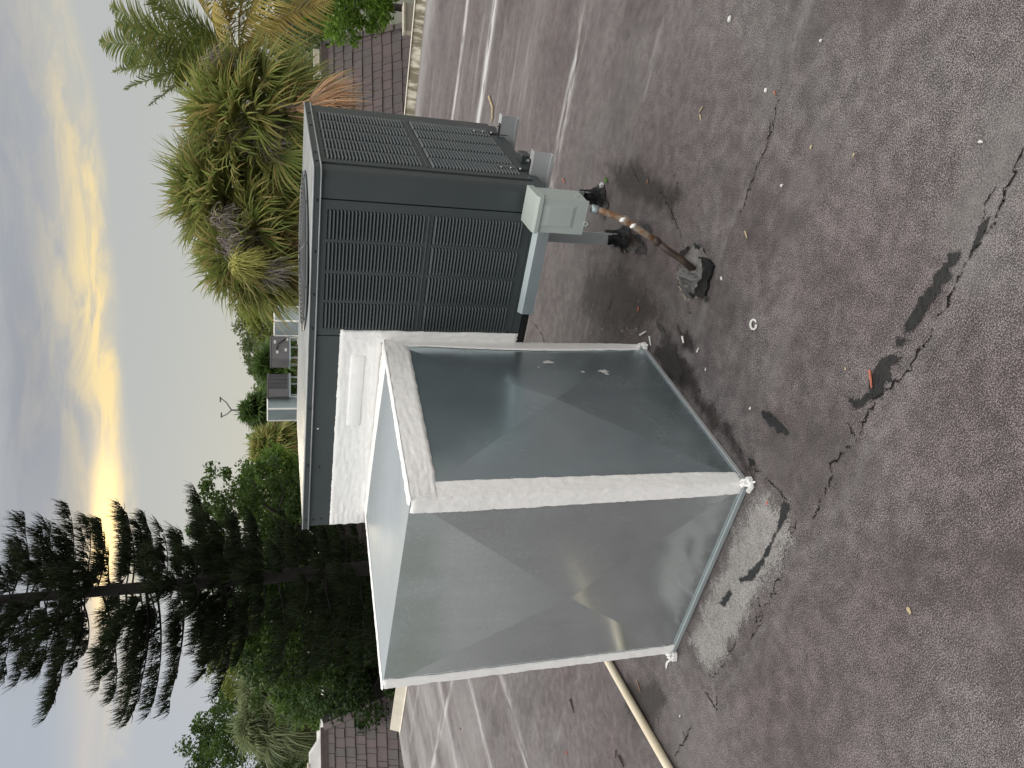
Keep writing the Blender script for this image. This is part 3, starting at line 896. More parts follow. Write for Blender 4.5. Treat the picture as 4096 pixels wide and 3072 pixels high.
# ------------------------------------------------------------------ stand
st = thing('equipment_stand', (0.3, 0.45, 0), 'galvanised steel stand with long cross beams and tarred posts under the dark unit', 'stand')
for yb, zt in ((0.156, 0.6395), (0.68, 0.6395)):
    # Z section: web toward the camera, upper flange back, lower lip forward
    zb = zt - 0.074; t_ = 0.004
    bm_ = MB()
    for (ya, yb2, za, zb2) in ((yb, yb + t_, zb, zt), (yb + t_, yb + 0.045, zt - t_, zt), (yb - 0.035, yb, zb, zb + t_), (yb - 0.035, yb - 0.031, zb + t_, zb + 0.012)):
        bm_.box(-0.95, 1.0, ya, yb2, za, zb2)
    bm_.build('beam', 'beam_metal', st)
for yb in (0.40, 0.80):
    pass
for k, (x, y) in enumerate(((0.545, 0.446), (0.607, 0.835), (-0.62, 0.446), (-0.56, 0.835))):
    o = MB().prism([(x - 0.030, y - 0.022), (x + 0.030, y - 0.022), (x + 0.030, y - 0.016), (x - 0.022, y - 0.016), (x - 0.022, y + 0.030), (x - 0.030, y + 0.030)], 0.0, 0.565).build('post', 'beam_metal', st)
    mb = MB()
    hc = 0.10
    for i in range(7):
        zz = hc * i / 6
        for a in range(14):
            th = 2 * math.pi * a / 14
            w_ = 0.034 + 0.040 * (1 - i / 6) ** 3.0 + 0.010 * nz(th * 2, i * 0.7, k) + (0.012 * nz(th * 1.3, 9, k) if i == 0 else 0)
            mb.v.append((x + w_ * math.cos(th), y + w_ * math.sin(th), zz + (0.03 * nz(th * 1.5, 5, k) if i == 6 else 0.001)))
    for i in range(6):
        for a in range(14):
            q = i * 14 + a; q2 = i * 14 + (a + 1) % 14
            mb.f.append((q, q2, q2 + 14, q + 14))
    mb.f.append(tuple(6 * 14 + a for a in range(14)))
    mb.build('tar_collar', 'tar', o)
for x0 in (-0.62, 0.565):
    MB().box(x0, x0 + 0.045, 0.15, 0.88, 0.525, 0.5648).build('cross_member', 'galvanised_rail', st, 0.002)
# hold-down straps on the right of the unit
for y in (0.19, 0.69):
    hs = MB().box(ACR + 0.0055, ACR + 0.0085, y - 0.012, y + 0.012, 0.600, 0.77)
    hs.box(ACR + 0.0086, ACR + 0.055, y - 0.012, y + 0.012, 0.640, 0.644)
    hso = hs.build('hold_down_strap', 'ac_dark', st)
    for z in (0.755, 0.715, 0.675):
        MB().tube([(ACR + 0.0086, y, z), (ACR + 0.014, y, z)], [0.0055, 0.0045], 6).build('bolt', 'zinc_bolt', hso)
    MB().tube([(ACR + 0.045, y, 0.6445), (ACR + 0.045, y, 0.655)], [0.007, 0.006], 6).build('bolt', 'zinc_bolt', hso)
MB().box(0.89, 0.94, 0.30, 0.37, 0.60, 0.64).build('shim_block', 'ac_paint', st, 0.002)

# ------------------------------------------------------------------ electrical disconnect
dc = thing('electrical_disconnect', (0.857, -0.1, 0.50), 'pale grey green electrical disconnect box on the corner of the dark unit', 'electrical box')
X0, X1, Y0, Y1, Z0, Z1 = 0.792, 0.925, -0.160, -0.036, 0.503, 0.690
MB().box(X0 + 0.003, X1 - 0.003, Y0 + 0.008, Y1, Z0, Z1).build('box_body', 'disconnect_paint', dc, 0.002)
mb = MB()
cx, cz = (X0 + X1) / 2, 0.605
cv_ = [(X0, Y0, Z0 - 0.002), (X1, Y0, Z0 - 0.002), (X1, Y0, Z1 - 0.004), (X0, Y0, Z1 - 0.004)]
e0 = [(X0 + 0.022, Y0, 0.545), (X1 - 0.020, Y0, 0.545), (X1 - 0.020, Y0, 0.680), (X0 + 0.022, Y0, 0.680)]
e1 = [(X0 + 0.031, Y0 - 0.004, 0.560), (X1 - 0.030, Y0 - 0.004, 0.560), (X1 - 0.030, Y0 - 0.004, 0.652), (X0 + 0.031, Y0 - 0.004, 0.652)]
bk = [(x, Y0 + 0.0075, z) for x, y, z in cv_]
mb.add(cv_ + e0 + e1 + bk, [(0, 1, 5, 4), (1, 2, 6, 5), (2, 3, 7, 6), (3, 0, 4, 7), (4, 5, 9, 8), (5, 6, 10, 9), (6, 7, 11, 10), (7, 4, 8, 11), (8, 9, 10, 11),
                              (0, 1, 13, 12), (1, 2, 14, 13), (2, 3, 15, 14), (3, 0, 12, 15)])
mb.build('cover', 'disconnect_paint', dc)
mb = MB()
mb.add([(X0 - 0.003, Y0 - 0.010, 0.684), (X1 + 0.003, Y0 - 0.010, 0.684), (X1 + 0.003, Y0 - 0.010, 0.699), (X0 - 0.003, Y0 - 0.010, 0.699), (X0 - 0.003, Y0 + 0.012, 0.706), (X1 + 0.003, Y0 + 0.012, 0.706),
        (X0 - 0.003, Y1, 0.712), (X1 + 0.003, Y1, 0.712), (X0 - 0.003, Y1, 0.688), (X1 + 0.003, Y1, 0.688), (X0 - 0.003, Y0 + 0.04, 0.672), (X1 + 0.003, Y0 + 0.04, 0.672)],
       [(0, 1, 2, 3), (3, 2, 5, 4), (4, 5, 7, 6), (0, 3, 4, 6, 8, 10), (1, 2, 5, 7, 9, 11)])
mb.build('rain_hood', 'disconnect_paint', dc)
mb = MB()
mb.tube([(X0 + 0.045 + 0.008 * math.cos(a * math.pi / 8), Y0 + 0.001, Z0 - 0.008 + 0.008 * math.sin(a * math.pi / 8)) for a in range(17)], 0.0032, 8, False)
mb.build('hasp_ring', 'disconnect_paint', dc, 0, True)
MB().tube([(X1 - 0.0029, -0.1, 0.53), (X1 - 0.0012, -0.1, 0.53)], [0.011, 0.011], 16).build('knockout', 'disconnect_paint', dc)

# conduit from the box into the tarred pitch pocket
cpx = [(2367, 834), (2424, 850), (2494, 877), (2563, 923), (2617, 959), (2678, 1007), (2726, 1037), (2775, 1080)]
ys = np.linspace(-0.105, -0.245, len(cpx))
cpath = []
for (x, y), Y in zip(cpx, ys):
    v = ray(x, y); cpath.append(CAM + v * (Y - CAM[1]) / v[1])
cpath[0][2] = min(cpath[0][2], 0.503)
cd_ = thing('electrical_conduit', cpath[-1], 'bent rusty conduit running from the grey box down into black tar', 'conduit')
MB().tube(cpath[:5], 0.0130, 14).build('upper_pipe', 'rusty_conduit', cd_, 0, True)
simple('conduit_tarred', (0.030, 0.022, 0.019), (0.055, 0.030, 0.020), 25, 0.45, 0.0, 0.4, 60)
MB().tube(cpath[4:], 0.0138, 14).build('lower_pipe', 'conduit_tarred', cd_, 0, True)
for i, mt_ in ((0, 'galvanised_rail'), (2, 'rusty_conduit'), (4, 'conduit_tarred')):
    a, b_ = cpath[i], cpath[i + 1]
    d = (b_ - a) / np.linalg.norm(b_ - a)
    MB().tube([a - d * 0.004, a, a + d * 0.022, a + d * 0.026], [0.0145, 0.017, 0.017, 0.0145], 14).build('coupling', mt_, cd_, 0, True)
for i, f_ in ((1, 0.85), (2, 0.45)):
    q = cpath[i] * (1 - f_) + cpath[i + 1] * f_
    sp = MB().tube([q + np.array([-0.008, -0.012, 0.008]), q + np.array([0, -0.015, 0.0]), q + np.array([0.006, -0.013, -0.012])], [0.004, 0.009, 0.005], 8)
    sp.build('mastic_dab', 'mastic', cd_, 0, True)

pp = thing('pitch_pocket', (0.68, -0.23, 0), 'square black tar pitch pocket with grey melted mound where conduit enters roof', 'tar pocket')
pk = Z((2760, 990), (2866, 1055), (2822, 1190), (2778, 1188), (2740, 1150), (2730, 1010))
mb = MB()
poly = outline(pk, 0.012, 0.004, 3)
mb.prism(poly, 0.0, 0.014)
mb.build('tar_tray', 'tar', pp, 0.004)
mnd = MB()
mc = np.array([*np.mean(np.array(Z((2785, 1105), (2760, 1075))), axis=0), 0])
KK, JJ = 40, 14
for j in range(JJ):
    for i in range(KK):
        a = 2 * math.pi * i / KK; rr_ = j / (JJ - 1)
        w_ = 0.108 * rr_ * (1 + 0.22 * nz(math.cos(a) * 1.7, math.sin(a) * 1.7, 3) + 0.12 * math.cos(2 * a))
        zz = 0.016 + 0.062 * (1 - rr_) ** 1.6 + 0.030 * nz(math.cos(a) * rr_ * 7, math.sin(a) * rr_ * 7, 8) * (1 - rr_ * 0.4) - 0.014 * rr_ ** 3
        mnd.v.append((mc[0] + w_ * math.cos(a), mc[1] + w_ * math.sin(a), zz))
for j in range(JJ - 1):
    for i in range(KK):
        a = j * KK + i; b_ = j * KK + (i + 1) % KK
        mnd.f.append((a, b_, b_ + KK, a + KK))
mnd.build('tar_mound', 'tar_grey', pp, 0, True)
# tar smears round the posts
for i, (q, mt_) in enumerate([(((2520, 960), (2560, 930), (2590, 1000), (2600, 1030), (2560, 1030), (2530, 1000)), 'tar_worn'), (((2400, 740), (2430, 760), (2440, 820), (2420, 880), (2395, 870), (2405, 800)), 'tar_worn'),
                               (((2340, 770), (2400, 755), (2390, 800), (2350, 800)), 'dirt_wet'), (((2480, 930), (2540, 920), (2580, 980), (2540, 1020), (2490, 990)), 'dirt_wet'),
                               (((2440, 1000), (2450, 930), (2520, 930), (2520, 985)), 'tar_worn'), (((2550, 880), (2600, 890), (2625, 930), (2600, 950), (2570, 910)), 'tar_worn'),
                               (((2780, 985), (2800, 970), (2815, 990), (2795, 1010)), 'tar_worn'), (((2820, 1190), (2840, 1180), (2850, 1215), (2825, 1210)), 'tar_worn')]):
    patch('tar_patch', Z(*q), mt_, 0.004 + 0.0012 * i, 0.012, 0.007, 60 + i)

# ------------------------------------------------------------------ galvanised duct box
XL, XR, D = -0.7214, 0.2128, 0.968
A0, A1, A2, A3 = (XL, -D, 1.240), (XR, -D, 1.2277), (XR, -0.0025, 1.192), (XL, -0.0025, 1.205)
B0, B1, B2, B3 = (XL, -D, 0.002), (XR, -D, 0.002), (XR, -0.0025, 0.002), (XL, -0.0025, 0.002)
du = thing('duct_box', (-0.25, -0.48, 0), 'large galvanised sheet metal duct box sealed with white mastic strips', 'duct')


def xpanel(name, q, ctr, raise_, mat):
    q = [np.array(p, float) for p in q]
    c = sum(q) / 4 if ctr is None else np.array(ctr, float)
    nrm = np.cross(q[1] - q[0], q[3] - q[0]); nrm /= np.linalg.norm(nrm)
    c = c + nrm * raise_
    back = [p - nrm * 0.004 for p in q]
    return MB().add(q + [c] + back, [(0, 1, 4), (1, 2, 4), (2, 3, 4), (3, 0, 4), (0, 3, 8, 5) if 0 else (5, 6, 7, 8)]).build(name, mat, du)


def yplane(x, y, Y):
    v = ray(x, y); return CAM + v * (Y - CAM[1]) / v[1]


def xplane(x, y, X):
    v = ray(x, y); return CAM + v * (X - CAM[0]) / v[0]


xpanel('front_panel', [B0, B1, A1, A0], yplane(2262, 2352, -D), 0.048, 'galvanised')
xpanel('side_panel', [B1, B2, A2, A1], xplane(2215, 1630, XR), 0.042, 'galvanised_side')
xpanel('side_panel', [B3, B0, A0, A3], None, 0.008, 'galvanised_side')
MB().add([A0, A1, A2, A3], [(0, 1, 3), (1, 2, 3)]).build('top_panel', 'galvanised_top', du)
# flange at the foot
fl = MB()
o_ = 0.014
o_ = 0.010
fl.box(XL - o_, XR + o_, -D - o_, -D - 0.002, 0.003, 0.024)
fl.build('base_flange', 'flange_metal', du, 0.003)
MB().box(XR + 0.002, XR + 0.008, -D - 0.002, 0.0, 0.003, 0.020).build('base_flange', 'beam_metal', du, 0.002)


for i, (x, y, r_, el_) in enumerate(((2185, 1465, 9, 2.2), (2408, 1505, 10, 2.0), (2422, 1515, 6, 1.6), (2325, 1508, 5, 1.4), (2150, 1488, 4, 1.2))):
    c_ = xplane(x, y, XR)
    kz = (c_[2] - 0.6) / 0.6; ky = (c_[1] + 0.48) / 0.48
    off = 0.042 * max(0.0, 1 - max(abs(kz), abs(ky))) + 0.0035
    rr_ = random.Random(i)
    vs_ = [(XR + off, c_[1] + r_ * 0.0011 * (0.5 + rr_.random()) * math.cos(a * 0.524), c_[2] + r_ * 0.0011 * el_ * (0.5 + rr_.random()) * math.sin(a * 0.524)) for a in range(12)]
    MB().add(vs_, [tuple(range(12))]).build('scuff', 'white_crumb', du)


def strip(name, O, a, b, nrm, L, wf, th=0.004, seed=0, na=None, nb=16, edge=0.005, brush=0.0016, taper=True, fine=0.008, tilt=0.0):
    """a brushed-on band of thick white sealant: O origin, a along, b across, nrm outward; wf(s) -> (w0, w1)"""
    O, a, b, nrm = (np.array(q, float) for q in (O, a, b, nrm))
    na = na or max(12, int(L / fine))
    mb = MB()
    for i in range(na + 1):
        s_ = i / na
        w0, w1 = wf(s_)
        j0 = edge * (nz(s_ * L * 22, seed, 1) * 0.6 + nz(s_ * L * 80, seed, 2) * 0.5)
        j1 = edge * (nz(s_ * L * 22, seed, 5) * 0.6 + nz(s_ * L * 80, seed, 6) * 0.5)
        w0 += j0; w1 += j1
        for j in range(nb + 1):
            u = j / nb
            w = w0 + (w1 - w0) * u
            e = min(u, 1 - u) * nb
            h = th * (0.0 if e < 0.01 else (0.8 if e < 1.5 else 1.0))
            if e > 0.5:
                h += brush * (nz(s_ * L * 9, w * 160, seed) + 0.8 * nz(s_ * L * 35, w * 60, seed + 3))
            if taper and (i == 0 or i == na): h = 0.0
            q = O + a * (s_ * L + (edge * 1.5 * nz(u * 6, seed, 9) if i in (0, na) else 0)) + b * w + nrm * (h + 0.0004 + tilt * max(0.0, w) * min(1.0, 8 * s_, 8 * (1 - s_)))
            mb.v.append(tuple(q))
    for i in range(na):
        for j in range(nb):
            k = i * (nb + 1) + j
            mb.f.append((k, k + 1, k + nb + 2, k + nb + 1))
    return mb.build(name, 'mastic', du, 0, True)


def cw(w0, w1):
    return lambda s_: (w0, w1)


vecZ = (0, 0, 1)
# side panel (faces +x): near, far and upper bands
strip('sealant_band', (XR + 0.0005, -D, 0.02), (0, 0, 1), (0, 1, 0), (1, 0, 0), 1.208, lambda s_: (-0.006, 0.062 + 0.012 * s_), 0.005, 1, tilt=0.09)
strip('sealant_band', (XR + 0.001, 0.0, 0.03), (0, 0, 1), (0, -1, 0), (1, 0, 0), 1.165, lambda s_: (0.0, 0.050 + 0.026 * math.sin(math.pi * min(1, s_ * 1.15)) + (0.06 * max(0, s_ - 0.86))), 0.006, 2, brush=0.0016, tilt=0.09)
top_len = math.hypot(D, A1[2] - A2[2])
ta = np.array([0, -D, A1[2] - A2[2]]) / top_len
strip('sealant_band', (XR + 0.0015, -0.004, A2[2]), ta, (0, 0, -1), (1, 0, 0), top_len, lambda s_: (-0.006, 0.098 - 0.008 * s_), 0.006, 3, brush=0.002, tilt=0.072)
# ridge over the upper right edge and its strip on the top
strip('sealant_band', (XR + 0.006, -0.004, A2[2] + 0.001), ta, (-1, 0, 0), (0, 0, 1), top_len, lambda s_: (-0.004, 0.030 + 0.012 * nz(s_ * 7, 3) * 0.5), 0.006, 4, brush=0.002)
# front panel: right and left bands
strip('sealant_band', (XR + 0.004, -D - 0.0005, 0.02), (0, 0, 1), (-1, 0, 0), (0, -1, 0), 1.205, lambda s_: (-0.002, 0.050 + 0.010 * s_), 0.006, 5, tilt=0.105)
strip('sealant_band', (XL, -D - 0.0005, 0.01), (0, 0, 1), (1, 0, 0), (0, -1, 0), 1.232, lambda s_: (-0.008, 0.046), 0.006, 6, tilt=0.105)
strip('sealant_band', (XL - 0.0005, -D, 0.01), (0, 0, 1), (0, 1, 0), (-1, 0, 0), 1.230, lambda s_: (-0.006, 0.05), 0.006, 7)
# left edge of the top
tl = np.array(A0) - np.array(A3); tlL = np.linalg.norm(tl); tl = tl / tlL
strip('sealant_band', (A3[0] - 0.006, A3[1], A3[2] + 0.0005), tl, (1, 0, 0), (0, 0, 1), tlL + 0.008, lambda s_: (-0.004, 0.022), 0.005, 8)
# on the wall of the unit above the duct and beside it
strip('sealant_band', (XL - 0.085, -0.0002, 1.19), (1, 0, 0), (0, 0, 1), (0, -1, 0), 1.062, lambda s_: (0.008, 0.180), 0.006, 9, nb=26, brush=0.0026)
strip('sealant_band', (XR, -0.0035, 0.618), (0, 0, 1), (1, 0, 0), (0, -1, 0), 0.752, lambda s_: (-0.002, 0.050 + 0.004 * nz(s_ * 6, 2)), 0.007, 10, nb=12, brush=0.003)
# where the top panel meets the wall
strip('sealant_band', (XL - 0.01, -0.004, 1.2065), (XR - XL, 0, A2[2] - A3[2]) / np.linalg.norm((XR - XL, 0, A2[2] - A3[2])), (0, -1, 0.02), (0, 0, 1), XR - XL, lambda s_: (-0.002, 0.055 + 0.075 * s_ ** 2), 0.005, 11, brush=0.0025)
# raised batten under the sealant
rbm = MB()
for i in range(41):
    s_ = i / 40
    x = -0.22 + 0.37 * s_
    for j, (zz, yy) in enumerate(((1.264, -0.004), (1.262, -0.008), (1.270, -0.0125), (1.314, -0.0125), (1.321, -0.009), (1.324, -0.004))):
        rbm.v.append((x + 0.004 * nz(zz * 80, i) * (i in (0, 40)), yy - 0.0018 * nz(x * 30, zz * 90) + (0.010 if i in (0, 40) else 0), zz + 0.003 * nz(x * 8, j)))
for i in range(40):
    for j in range(5):
        k = i * 6 + j; rbm.f.append((k, k + 1, k + 7, k + 6))
rbm.build('sealed_batten', 'mastic', du, 0, True)
# ragged drips at the foot of the corners
for (x, y, sx_) in ((XR + 0.016, -D - 0.012, 1), (XL - 0.012, -D - 0.018, 2), (XR + 0.012, -0.03, 3)):
    rr_ = random.Random(sx_)
    mb = MB()
    pts = []
    for k in range(14):
        a = 2 * math.pi * k / 14
        w_ = 0.016 * (0.6 + 0.8 * rr_.random())
        pts.append((x + w_ * math.cos(a), y + w_ * math.sin(a)))
    mb.prism(pts, 0.003, 0.022)
    for k in range(6):
        mb.tube([(x + rr_.uniform(-.015, .015), y + rr_.uniform(-.015, .015), 0.045), (x + rr_.uniform(-.012, .012), y + rr_.uniform(-.012, .012), 0.022), (x + rr_.uniform(-.02, .02), y + rr_.uniform(-.02, .02), 0.004)], [0.004, 0.007, 0.004], 7)
    mb.build('sealant_drip', 'mastic', du, 0.002)

# ------------------------------------------------------------------ condensate pipe on the roof
p0 = np.array([-1.287, -0.572]); p1 = np.array([-1.158, -1.232]); dd = (p1 - p0) / np.linalg.norm(p1 - p0)
pts = [(*(p0 + dd * t_), 0.0205) for t_ in np.linspace(-1.0, 1.7, 24)]
pts = [(x + 0.004 * math.sin(i * 0.5), y, z) for i, (x, y, z) in enumerate(pts)]
pv = thing('drain_pipe', (pts[12][0], pts[12][1], 0), 'cream plastic drain pipe lying on the roof left of the duct box', 'pipe')
MB().tube(pts, 0.0195, 20).build('pipe', 'pvc', pv, 0, True)
MB().tube([pts[3], pts[4]], 0.024, 20).build('coupling', 'pvc', pv, 0, True)

# ------------------------------------------------------------------ neighbouring roofs with tiled slopes
AZ = R(43)
E_ = np.array([math.sin(AZ), math.cos(AZ), 0]); NH = np.array([E_[1], -E_[0], 0])


def tiled_building(name, label, T, hip_px, s_left, rows, expo, beta, az, tiles_from, seed, coping='white_membrane', back=9.0, flat_h=0.02):
    e = np.array([math.sin(az), math.cos(az), 0]); nh = np.array([e[1], -e[0], 0])
    dn = nh * math.cos(beta) - np.array([0, 0, 1.0]) * math.sin(beta)
    up = np.cross(e, dn); up = up if up @ nh > 0 else -up
    T = np.array(T, float)
    v = ray(*hip_px); t_ = ((T - CAM) @ up) / (v @ up); q = CAM + v * t_ - T
    hs = (q @ e) / (q @ dn)                           # sideways run of the hip per metre of slope
    tot = rows * expo
    root = thing(name, (T[0], T[1], -6.5), label, 'building')
    P = lambda s_, t2, o2=0.0: T + e * s_ + dn * t2 + up * o2
    rs = MB().add([P(s_left, 0), P(0, 0), P(hs * tot, tot), P(s_left, tot)], [(0, 1, 2, 3)])
    # hip return slope, turned away
    rs.add([P(0, 0), P(0, 0) - nh * 4, P(hs * tot, tot) - nh * 4 + e * 1.2, P(hs * tot, tot)], [(0, 1, 2, 3)])
    slope = rs.build('roof_slope', 'tile_gap', root)
    # flat white roof behind the slope, trim board at the top of the slope, wall below
    zt = T[2] + flat_h
    a = P(s_left, 0); b = P(0, 0)
    fr = MB()
    c1 = [a + np.array([0, 0, flat_h]), b + np.array([0, 0, flat_h]), b - nh * back + np.array([0, 0, flat_h]), a - nh * back + np.array([0, 0, flat_h])]
    fr.add(c1 + [p - np.array([0, 0, 0.25]) for p in c1], [(0, 1, 2, 3), (0, 1, 5, 4), (1, 2, 6, 5), (2, 3, 7, 6), (3, 0, 4, 7)])
    fr.build('flat_roof', coping, root)
    MB().obox((a + b) / 2 + nh * 0.03 + np.array([0, 0, 0.06]), (b - a) / 2, nh * 0.04, (0, 0, 0.09)).build('trim_board', 'brown_trim', root)
    MB().obox((a + b) / 2 + nh * 0.08 + np.array([0, 0, -0.06]), (b - a) / 2, nh * 0.05, (0, 0, 0.05)).build('trim_board', 'brown_trim', root)
    lo = P(s_left, tot) * 0.5 + P(0, tot) * 0.5
    hb = (lo[2] - 0.1 + 6.5) / 2
    ctr = lo - nh * 4.2; ctr[2] = -6.5 + hb
    MB().obox(ctr, e * abs(s_left) / 2, nh * 4.0, (0, 0, hb)).build('wall', 'building_wall', root)
    # tiles
    rr_ = random.Random(seed)
    tm_ = bpy.data.meshes.new('tile')
    # unit tile: x width 1, y (down) 1, thickness wedge
    tm_.from_pydata([(-.5, 0, 0), (.5, 0, 0), (.5, 1, 0), (-.5, 1, 0), (-.5, 0, .012), (.5, 0, .012), (.5, 1, .045), (-.5, 1, .045)], [],
                    [(0, 3, 2, 1), (4, 5, 6, 7), (0, 1, 5, 4), (1, 2, 6, 5), (2, 3, 7, 6), (3, 0, 4, 7)])
    tm_.materials.append(MATS['roof_tile'])
    nt = 0
    for r_ in range(rows):
        s_ = max(s_left, tiles_from) + rr_.random() * 0.2
        end = hs * (r_ + 0.5) * expo
        while s_ < end and nt < 290:
            w_ = rr_.choice((0.17, 0.26, 0.30, 0.30, 0.42))
            if s_ + w_ > end: w_ = max(0.06, end - s_)
            o = bpy.data.objects.new('tile', tm_); col.objects.link(o)
            M = Matrix.Identity(4)
            bx, by, bz = e * (w_ - 0.014), dn * (expo + 0.03 + rr_.uniform(-.012, .012)), up * rr_.uniform(0.9, 1.3)
            org = P(s_ + w_ / 2, r_ * expo - 0.02, 0.004)
            for i in range(3):
                M[i][0] = bx[i]; M[i][1] = by[i]; M[i][2] = bz[i]; M[i][3] = org[i]
            o.matrix_basis = M
            put(o, slope); nt += 1
            s_ += w_
    # hip caps
    L = math.hypot(hs, 1) * tot
    hd = (e * hs + dn); hd /= np.linalg.norm(hd)
    sd = np.cross(up, hd)
    k = int(L / 0.40)
    for i in range(k + 1):
        c = P(0, 0, 0.075) + hd * (i * 0.40 + 0.2)
        tiltv = hd * 0.197 + up * 0.022
        MB().obox(c, tiltv, sd * 0.10, up * 0.040).build('hip_cap', 'roof_tile', root, 0.012)
    return root, P, e, nh


TL = at(1300, 2908, 25.0)
rootL, PL, eL, nL = tiled_building('tiled_building', 'brown tiled mansard roof with white flat top at the far left', TL, (1592, 2777), -7.0, 10, 0.395, R(50), R(43), -3.6, 3, 'white_membrane', 4.6)
TR = at(1300, 172, 26.0)
rootR, PR, eR, nR = tiled_building('tiled_building', 'dark brown tiled mansard roof behind the palms, beside the mossy roof edge', TR, (1653, 100), -9.5, 11, 0.375, R(50), R(50), -5.2, 4)
# cream coping on the right roof
cpn = MB().obox(PR(-4.6, 0) + np.array([0, 0, 0.26]) - nR * 0.5, eR * 4.6, nR * 0.06, (0, 0, 0.10)); cpn.build('coping', 'cream_metal', rootR, 0.01)
q_ = [PL(-6.9, 0) - nL * 0.7, PL(-0.35, 0) - nL * 0.7, PL(-1.0, 0) - nL * 0.9 + np.array([0, 0, 0.46]), PL(-6.9, 0) - nL * 0.9 + np.array([0, 0, 0.46])]
q_ += [p - nL * 0.5 for p in q_]
MB().add(q_, [(0, 1, 2, 3), (4, 5, 6, 7), (0, 1, 5, 4), (1, 2, 6, 5), (2, 3, 7, 6), (3, 0, 4, 7)]).build('parapet', 'white_membrane', rootL)
MB().obox(PL(-4.1, 0) - nL * 0.98 + np.array([0, 0, 0.50]), eL * 2.85, nL * 0.12, (0, 0, 0.035)).build('coping', 'cream_metal', rootL, 0.01)
# wide flat roofed block in the middle distance that carries the far units
TC = at(1310, 2010, 27.5)
rootC, PC, eC, nC = tiled_building('tiled_building', 'pale grey tiled roof glimpsed behind the tall pine', TC, (1560, 1900), -11.0, 9, 0.38, R(48), R(56), -5.5, 5, 'white_membrane', 14.0)
for o in list(rootC.children):
    if o.name.startswith('roof_slope'):
        pass
MB().obox(PC(6, 0) - nC * 7 + np.array([0, 0, -0.11]), eC * 6.0, nC * 7.0, (0, 0, 0.12)).build('flat_roof', 'white_membrane', rootC)
MB().obox(PC(6, 0) - nC * 7 + np.array([0, 0, -3.4]), eC * 5.9, nC * 6.9, (0, 0, 3.1)).build('wall', 'building_wall', rootC)

# cream stair wall seen at the right edge, below the bushes
cw_ = at(1585, 70, 23.0)
tw = thing('stair_wall', (cw_[0], cw_[1], -6.5), 'cream stucco wall peeking out under the green bush at right', 'wall')
MB().obox((cw_[0], cw_[1], -4.4), RT * 0.42, FW * np.array([1, 1, 0]) * 0.15, (0, 0, 2.05)).build('wall_face', 'cream_wall', tw)
MB().obox((cw_[0], cw_[1], -2.33), RT * 0.45, FW * np.array([1, 1, 0]) * 0.19, (0, 0, 0.03)).build('wall_cap', 'cream_metal', tw)


# ------------------------------------------------------------------ far rooftop units
def far_unit(px_l, px_r, top, base, D_, label, dark_side):
    c = (at(top, px_l, D_) + at(top, px_r, D_)) / 2
    hw_ = abs(px_l - px_r) / FPX * D_ / 2
    ztop = at(top, (px_l + px_r) / 2, D_)[2]; zb = at(base, (px_l + px_r) / 2, D_)[2]
    ex = np.array([RT[0], RT[1], 0]); ex /= np.linalg.norm(ex); ey = np.array([-ex[1], ex[0], 0])
    th_ = R(18)
    ex, ey = ex * math.cos(th_) + ey * math.sin(th_), -ex * math.sin(th_) + ey * math.cos(th_)
    root = thing('rooftop_air_conditioner', (c[0], c[1], zb), label, 'air conditioner')
    cz = (ztop + zb) / 2; hz = (ztop - zb) / 2
    ctr = np.array([c[0], c[1], cz]) + ey * 0.5
    MB().obox(ctr, ex * hw_, ey * 0.5, (0, 0, hz)).build('cabinet', 'grey_unit', root, 0.01)
    MB().obox(ctr + np.array([0, 0, hz + 0.02]), ex * (hw_ + 0.02), ey * 0.52, (0, 0, 0.018)).build('lid', 'grey_unit', root)
    MB().obox(ctr - np.array([0, 0, hz + 0.02]), ex * (hw_ + 0.03), ey * 0.53, (0, 0, 0.03)).build('base_rail', 'far_metal', root)
    for i in range(4):
        f_ = (-0.78 + 0.34 * i) if dark_side < 0 else (0.78 - 0.34 * i)
        if dark_side != 0:
            MB().obox(ctr + ex * hw_ * (dark_side * (0.86 - 0.34 * i)) - ey * 0.503 + np.array([0, 0, 0.02]), ex * hw_ * 0.14, ey * 0.006, (0, 0, hz * 0.86)).build('louvre_grille', 'grey_unit_dark', root)
    for i in (-1, 1):
        for j in (-0.4, 0.4):
            MB().obox(ctr + ex * hw_ * 0.8 * i + ey * j - np.array([0, 0, hz + 0.3]), ex * 0.025, ey * 0.025, (0, 0, 0.26)).build('leg', 'far_metal', root)
    return root, ctr, ex, ey, hw_, hz


def far_duct(px_l, px_r, split, top, base, D_, label):
    """two visible sides with cross breaks and white sealed seams"""
    pl, pm, pr = at(top, px_l, D_ + 0.45), at(top, split, D_), at(top, px_r, D_ + 0.5)
    zt = pm[2]; zb = at(base, split, D_)[2] - 0.25
    root = thing('duct_box', (pm[0], pm[1], zb), label, 'duct')
    for a, b in ((pl, pm), (pm, pr)):
        a = np.array([a[0], a[1], zb]); b2 = np.array([b[0], b[1], zb])
        u = np.array([0, 0, zt - zb])
        nrm = np.cross(b2 - a, u); nrm /= np.linalg.norm(nrm)
        c = (a + b2 + u) / 2 + nrm * 0.03
        MB().add([a, b2, b2 + u, a + u, c], [(0, 1, 4), (1, 2, 4), (2, 3, 4), (3, 0, 4)]).build('panel', 'far_metal', root)
    k = pl + pr - pm
    MB().add([(p[0], p[1], zt) for p in (pl, pm, pr, k)], [(0, 1, 2, 3)]).build('top_panel', 'far_metal', root)
    for q in (pl, pm, pr):
        MB().tube([(q[0], q[1], zb), (q[0], q[1], zt + 0.01)], 0.035, 8).build('sealant_band', 'mastic', root)
    for a, b in ((pl, pm), (pm, pr)):
        MB().tube([(a[0], a[1], zt), (b[0], b[1], zt)], 0.03, 8).build('sealant_band', 'mastic', root)
    return root


